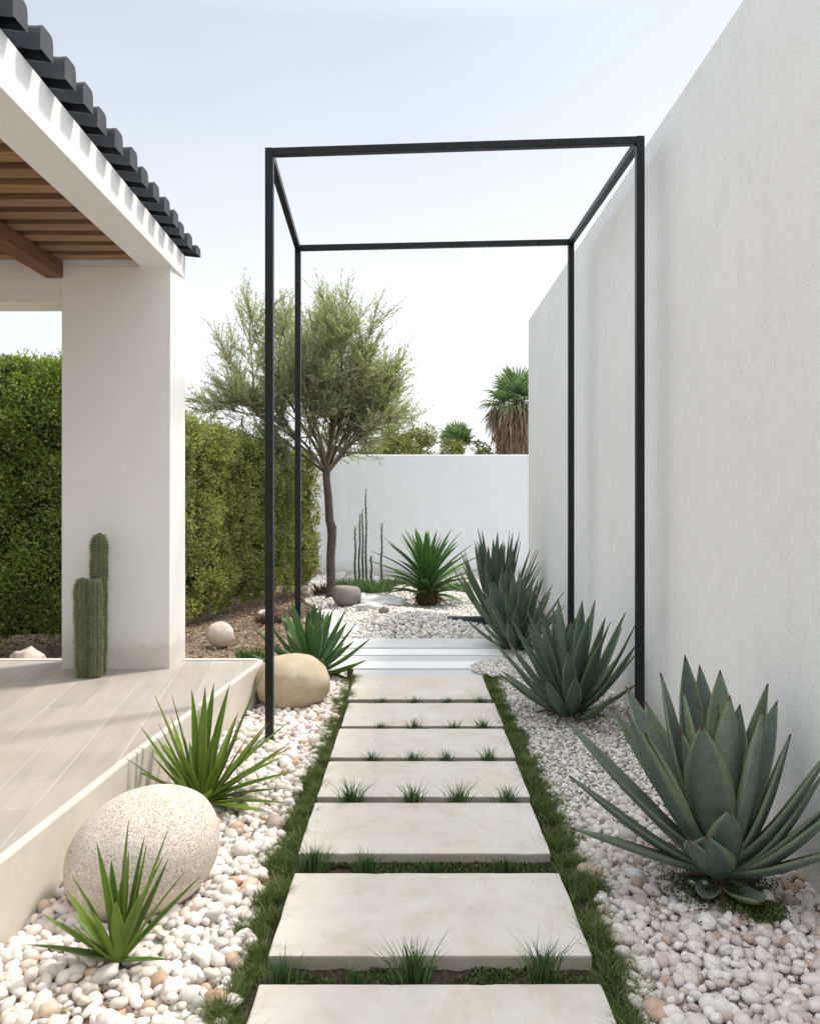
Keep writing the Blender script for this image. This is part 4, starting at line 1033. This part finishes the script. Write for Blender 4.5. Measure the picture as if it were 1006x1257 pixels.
# ------------------------------------------------------------------ palms
def palm(name, loc, top, label, nf, R0, thatch, seed, fan=.55, ang0=-25):
    R_ = random.Random(seed); t = empty(name, (loc[0], loc[1], 0), label, 'palm tree'); A = Acc(); c0 = Vector((0, 0, top))
    V, F = tube_np([(0, 0, -.1), (0, 0, top*.5), (0, 0, top)], [.22, .18, .14], 10); B = Acc(); B.add(V, F); B.build('trunk', M['bark'], t)
    for i in range(nf):
        az = i*GA + R_.uniform(-.3, .3); el = math.radians(ang0 + (88-ang0)*(1-(i+.5)/nf)); st = R0*R_.uniform(.75, 1.05)
        d_ = Vector((math.cos(az)*math.cos(el), math.sin(az)*math.cos(el), math.sin(el)))
        hub = c0 + d_*st*.55 - Vector((0, 0, .05*st)); s = d_.cross(Vector((0, 0, 1))).normalized(); u = s.cross(d_).normalized()
        V, F = tube_np([c0, c0+d_*st*.3+Vector((0, 0, .03)), hub], [.016, .012, .009], 4); A.add(V, F, None)
        ns = 26
        for k in range(ns):
            a = math.radians(-125 + 250*k/(ns-1)); l = fan*R_.uniform(.85, 1.05)*(1-.28*abs(a)/2.2)
            dd = (d_*math.cos(a) + s*math.sin(a)).normalized(); nrm = u
            droop = Vector((0, 0, -1))*l*(.10+.22*(1-math.sin(el))*R_.uniform(.5, 1.2))
            w_ = .022; sd = dd.cross(nrm).normalized()*w_
            p0 = hub; p1 = hub + dd*l*.6 - Vector((0, 0, .02)); p2 = hub + dd*l + droop
            A.add([p0, p1+sd, p2, p1-sd+nrm*.012], [(0, 1, 2, 3)])
    A.build('fronds', M['palm'], t, smooth=False)
    if thatch:
        n = thatch; az = rng.uniform(0, 2*PI, n); z = rng.uniform(0, 1, n)**.8
        rr = .42 + .28*np.exp(-((z-.12)/.3)**2); rr = rr*rng.uniform(.55, 1.05, n)
        P = np.stack([np.cos(az)*rr, np.sin(az)*rr, top - .02 - z*1.7 + rng.uniform(-.05, .1, n)], 1)
        D = np.stack([np.cos(az)*.22, np.sin(az)*.22, -np.ones(n)], 1) + rng.normal(0, .16, (n, 3))
        V, F = cards(P, D, np.stack([np.cos(az), np.sin(az), np.zeros(n)], 1)+rng.normal(0, .6, (n, 3)), rng.uniform(.25, .6, n), rng.uniform(.02, .05, n))
        link('dead_fronds', np_mesh('dead_fronds', V, F), M['thatch'], t)
    return t
palm('palm_tree', (2.62, 20.2), 3.75, 'fan palm with shaggy brown skirt of dead fronds at the end of the tall wall', 34, .9, 5200, 3, .72, -28)
palm('palm_tree', (1.12, 20.6), 2.75, 'small palm whose green top just peeks over the far wall', 18, .45, 0, 9, .5, 10)

# ------------------------------------------------------------------ slender stalks and low plants by the far wall
stalks = [(-.93, 13.2, 1.02, 'leftmost and shortest of the four close thin spiny stalks by the far wall'), (-.86, 13.1, 1.22, 'second thin spiny stalk from the left, just left of the close pair'),
          (-.81, 13.3, 1.28, 'faint thin stalk directly left of the tallest one'), (-.745, 13.1, 1.62, 'tallest thin spiny stalk in front of the far wall'),
          (-.50, 13.1, 1.02, 'thin spiny stalk standing apart on the right'), (-.655, 13.0, .52, 'short thin stalk between the tallest and the separate one')]
for x, y, h, wd in stalks:
    t = empty('spiny_stalk', (x, y, H(x, y)), wd, 'succulent stalk', 'thin spiny stalks before the far wall'); A = Acc()
    lx = rnd.uniform(-.03, .03); pts = [(lx*(i/10)**2 + .006*math.sin(i*1.3), 0, h*i/10) for i in range(11)]
    V, F = tube_np(pts, [.017*(1-.55*i/10)+.001 if i < 10 else .002 for i in range(11)], 8); A.add(V, F); A.build('stem', M['agave_teal'], t)
    n = 260; z = rng.uniform(.02, h*.98, n); az = rng.uniform(0, 2*PI, n)
    px = np.interp(z, [p[2] for p in pts], [p[0] for p in pts])
    V, F = cards(np.stack([px+.010*np.cos(az), .010*np.sin(az), z], 1), np.stack([np.cos(az), np.sin(az), np.full(n, 1.1)], 1), unit(n), rng.uniform(.015, .035, n), rng.uniform(.006, .010, n))
    link('leaves', np_mesh('leaves', V, F), M['tuft'], t)
def lowplant(loc, n, r, h, matl, wd, cat='plant', name='low_plant'):
    ang = rng.uniform(0, 2*PI, n); rad = np.sqrt(rng.random(n))*r
    P = np.stack([np.cos(ang)*rad, np.sin(ang)*rad*.7, np.zeros(n)], 1)
    D = np.stack([np.cos(ang)*rad/r*.7+rng.normal(0, .3, n), np.sin(ang)*rad/r*.6+rng.normal(0, .3, n), np.zeros(n)], 1)
    o = blades(name, P, h*rng.uniform(.4, 1.1, n), rng.uniform(.008, .016, n), matl, kind=None, D=D); o.location = (*loc, H(*loc)); tag(o, wd, cat)
    return o
lowplant((-1.0, 12.8), 500, .22, .26, M['tuft'], 'low leafy green plant at the foot of the leftmost stalks')
lowplant((-.62, 12.5), 700, .30, .24, M['tuft'], 'wide low green plant behind the stone pot and broad rock')
lowplant((-.28, 13.0), 350, .24, .16, M['tuft'], 'flat green plant left of the rounded yucca')
lowplant((.62, 12.6), 400, .28, .20, M['tuft'], 'low green plant to the right of the rounded yucca')
lowplant((-1.28, 11.9), 260, .18, .22, M['dead_leaf'], 'dry brown dwarf shrub left of the tree trunk')
lowplant((-1.62, 9.2), 160, .15, .12, M['dead_leaf'], 'dry brown tuft in the mulch near the hedge')
lowplant((-1.45, 7.3), 160, .12, .14, M['tuft'], 'small green tuft in the mulch left of the agave')
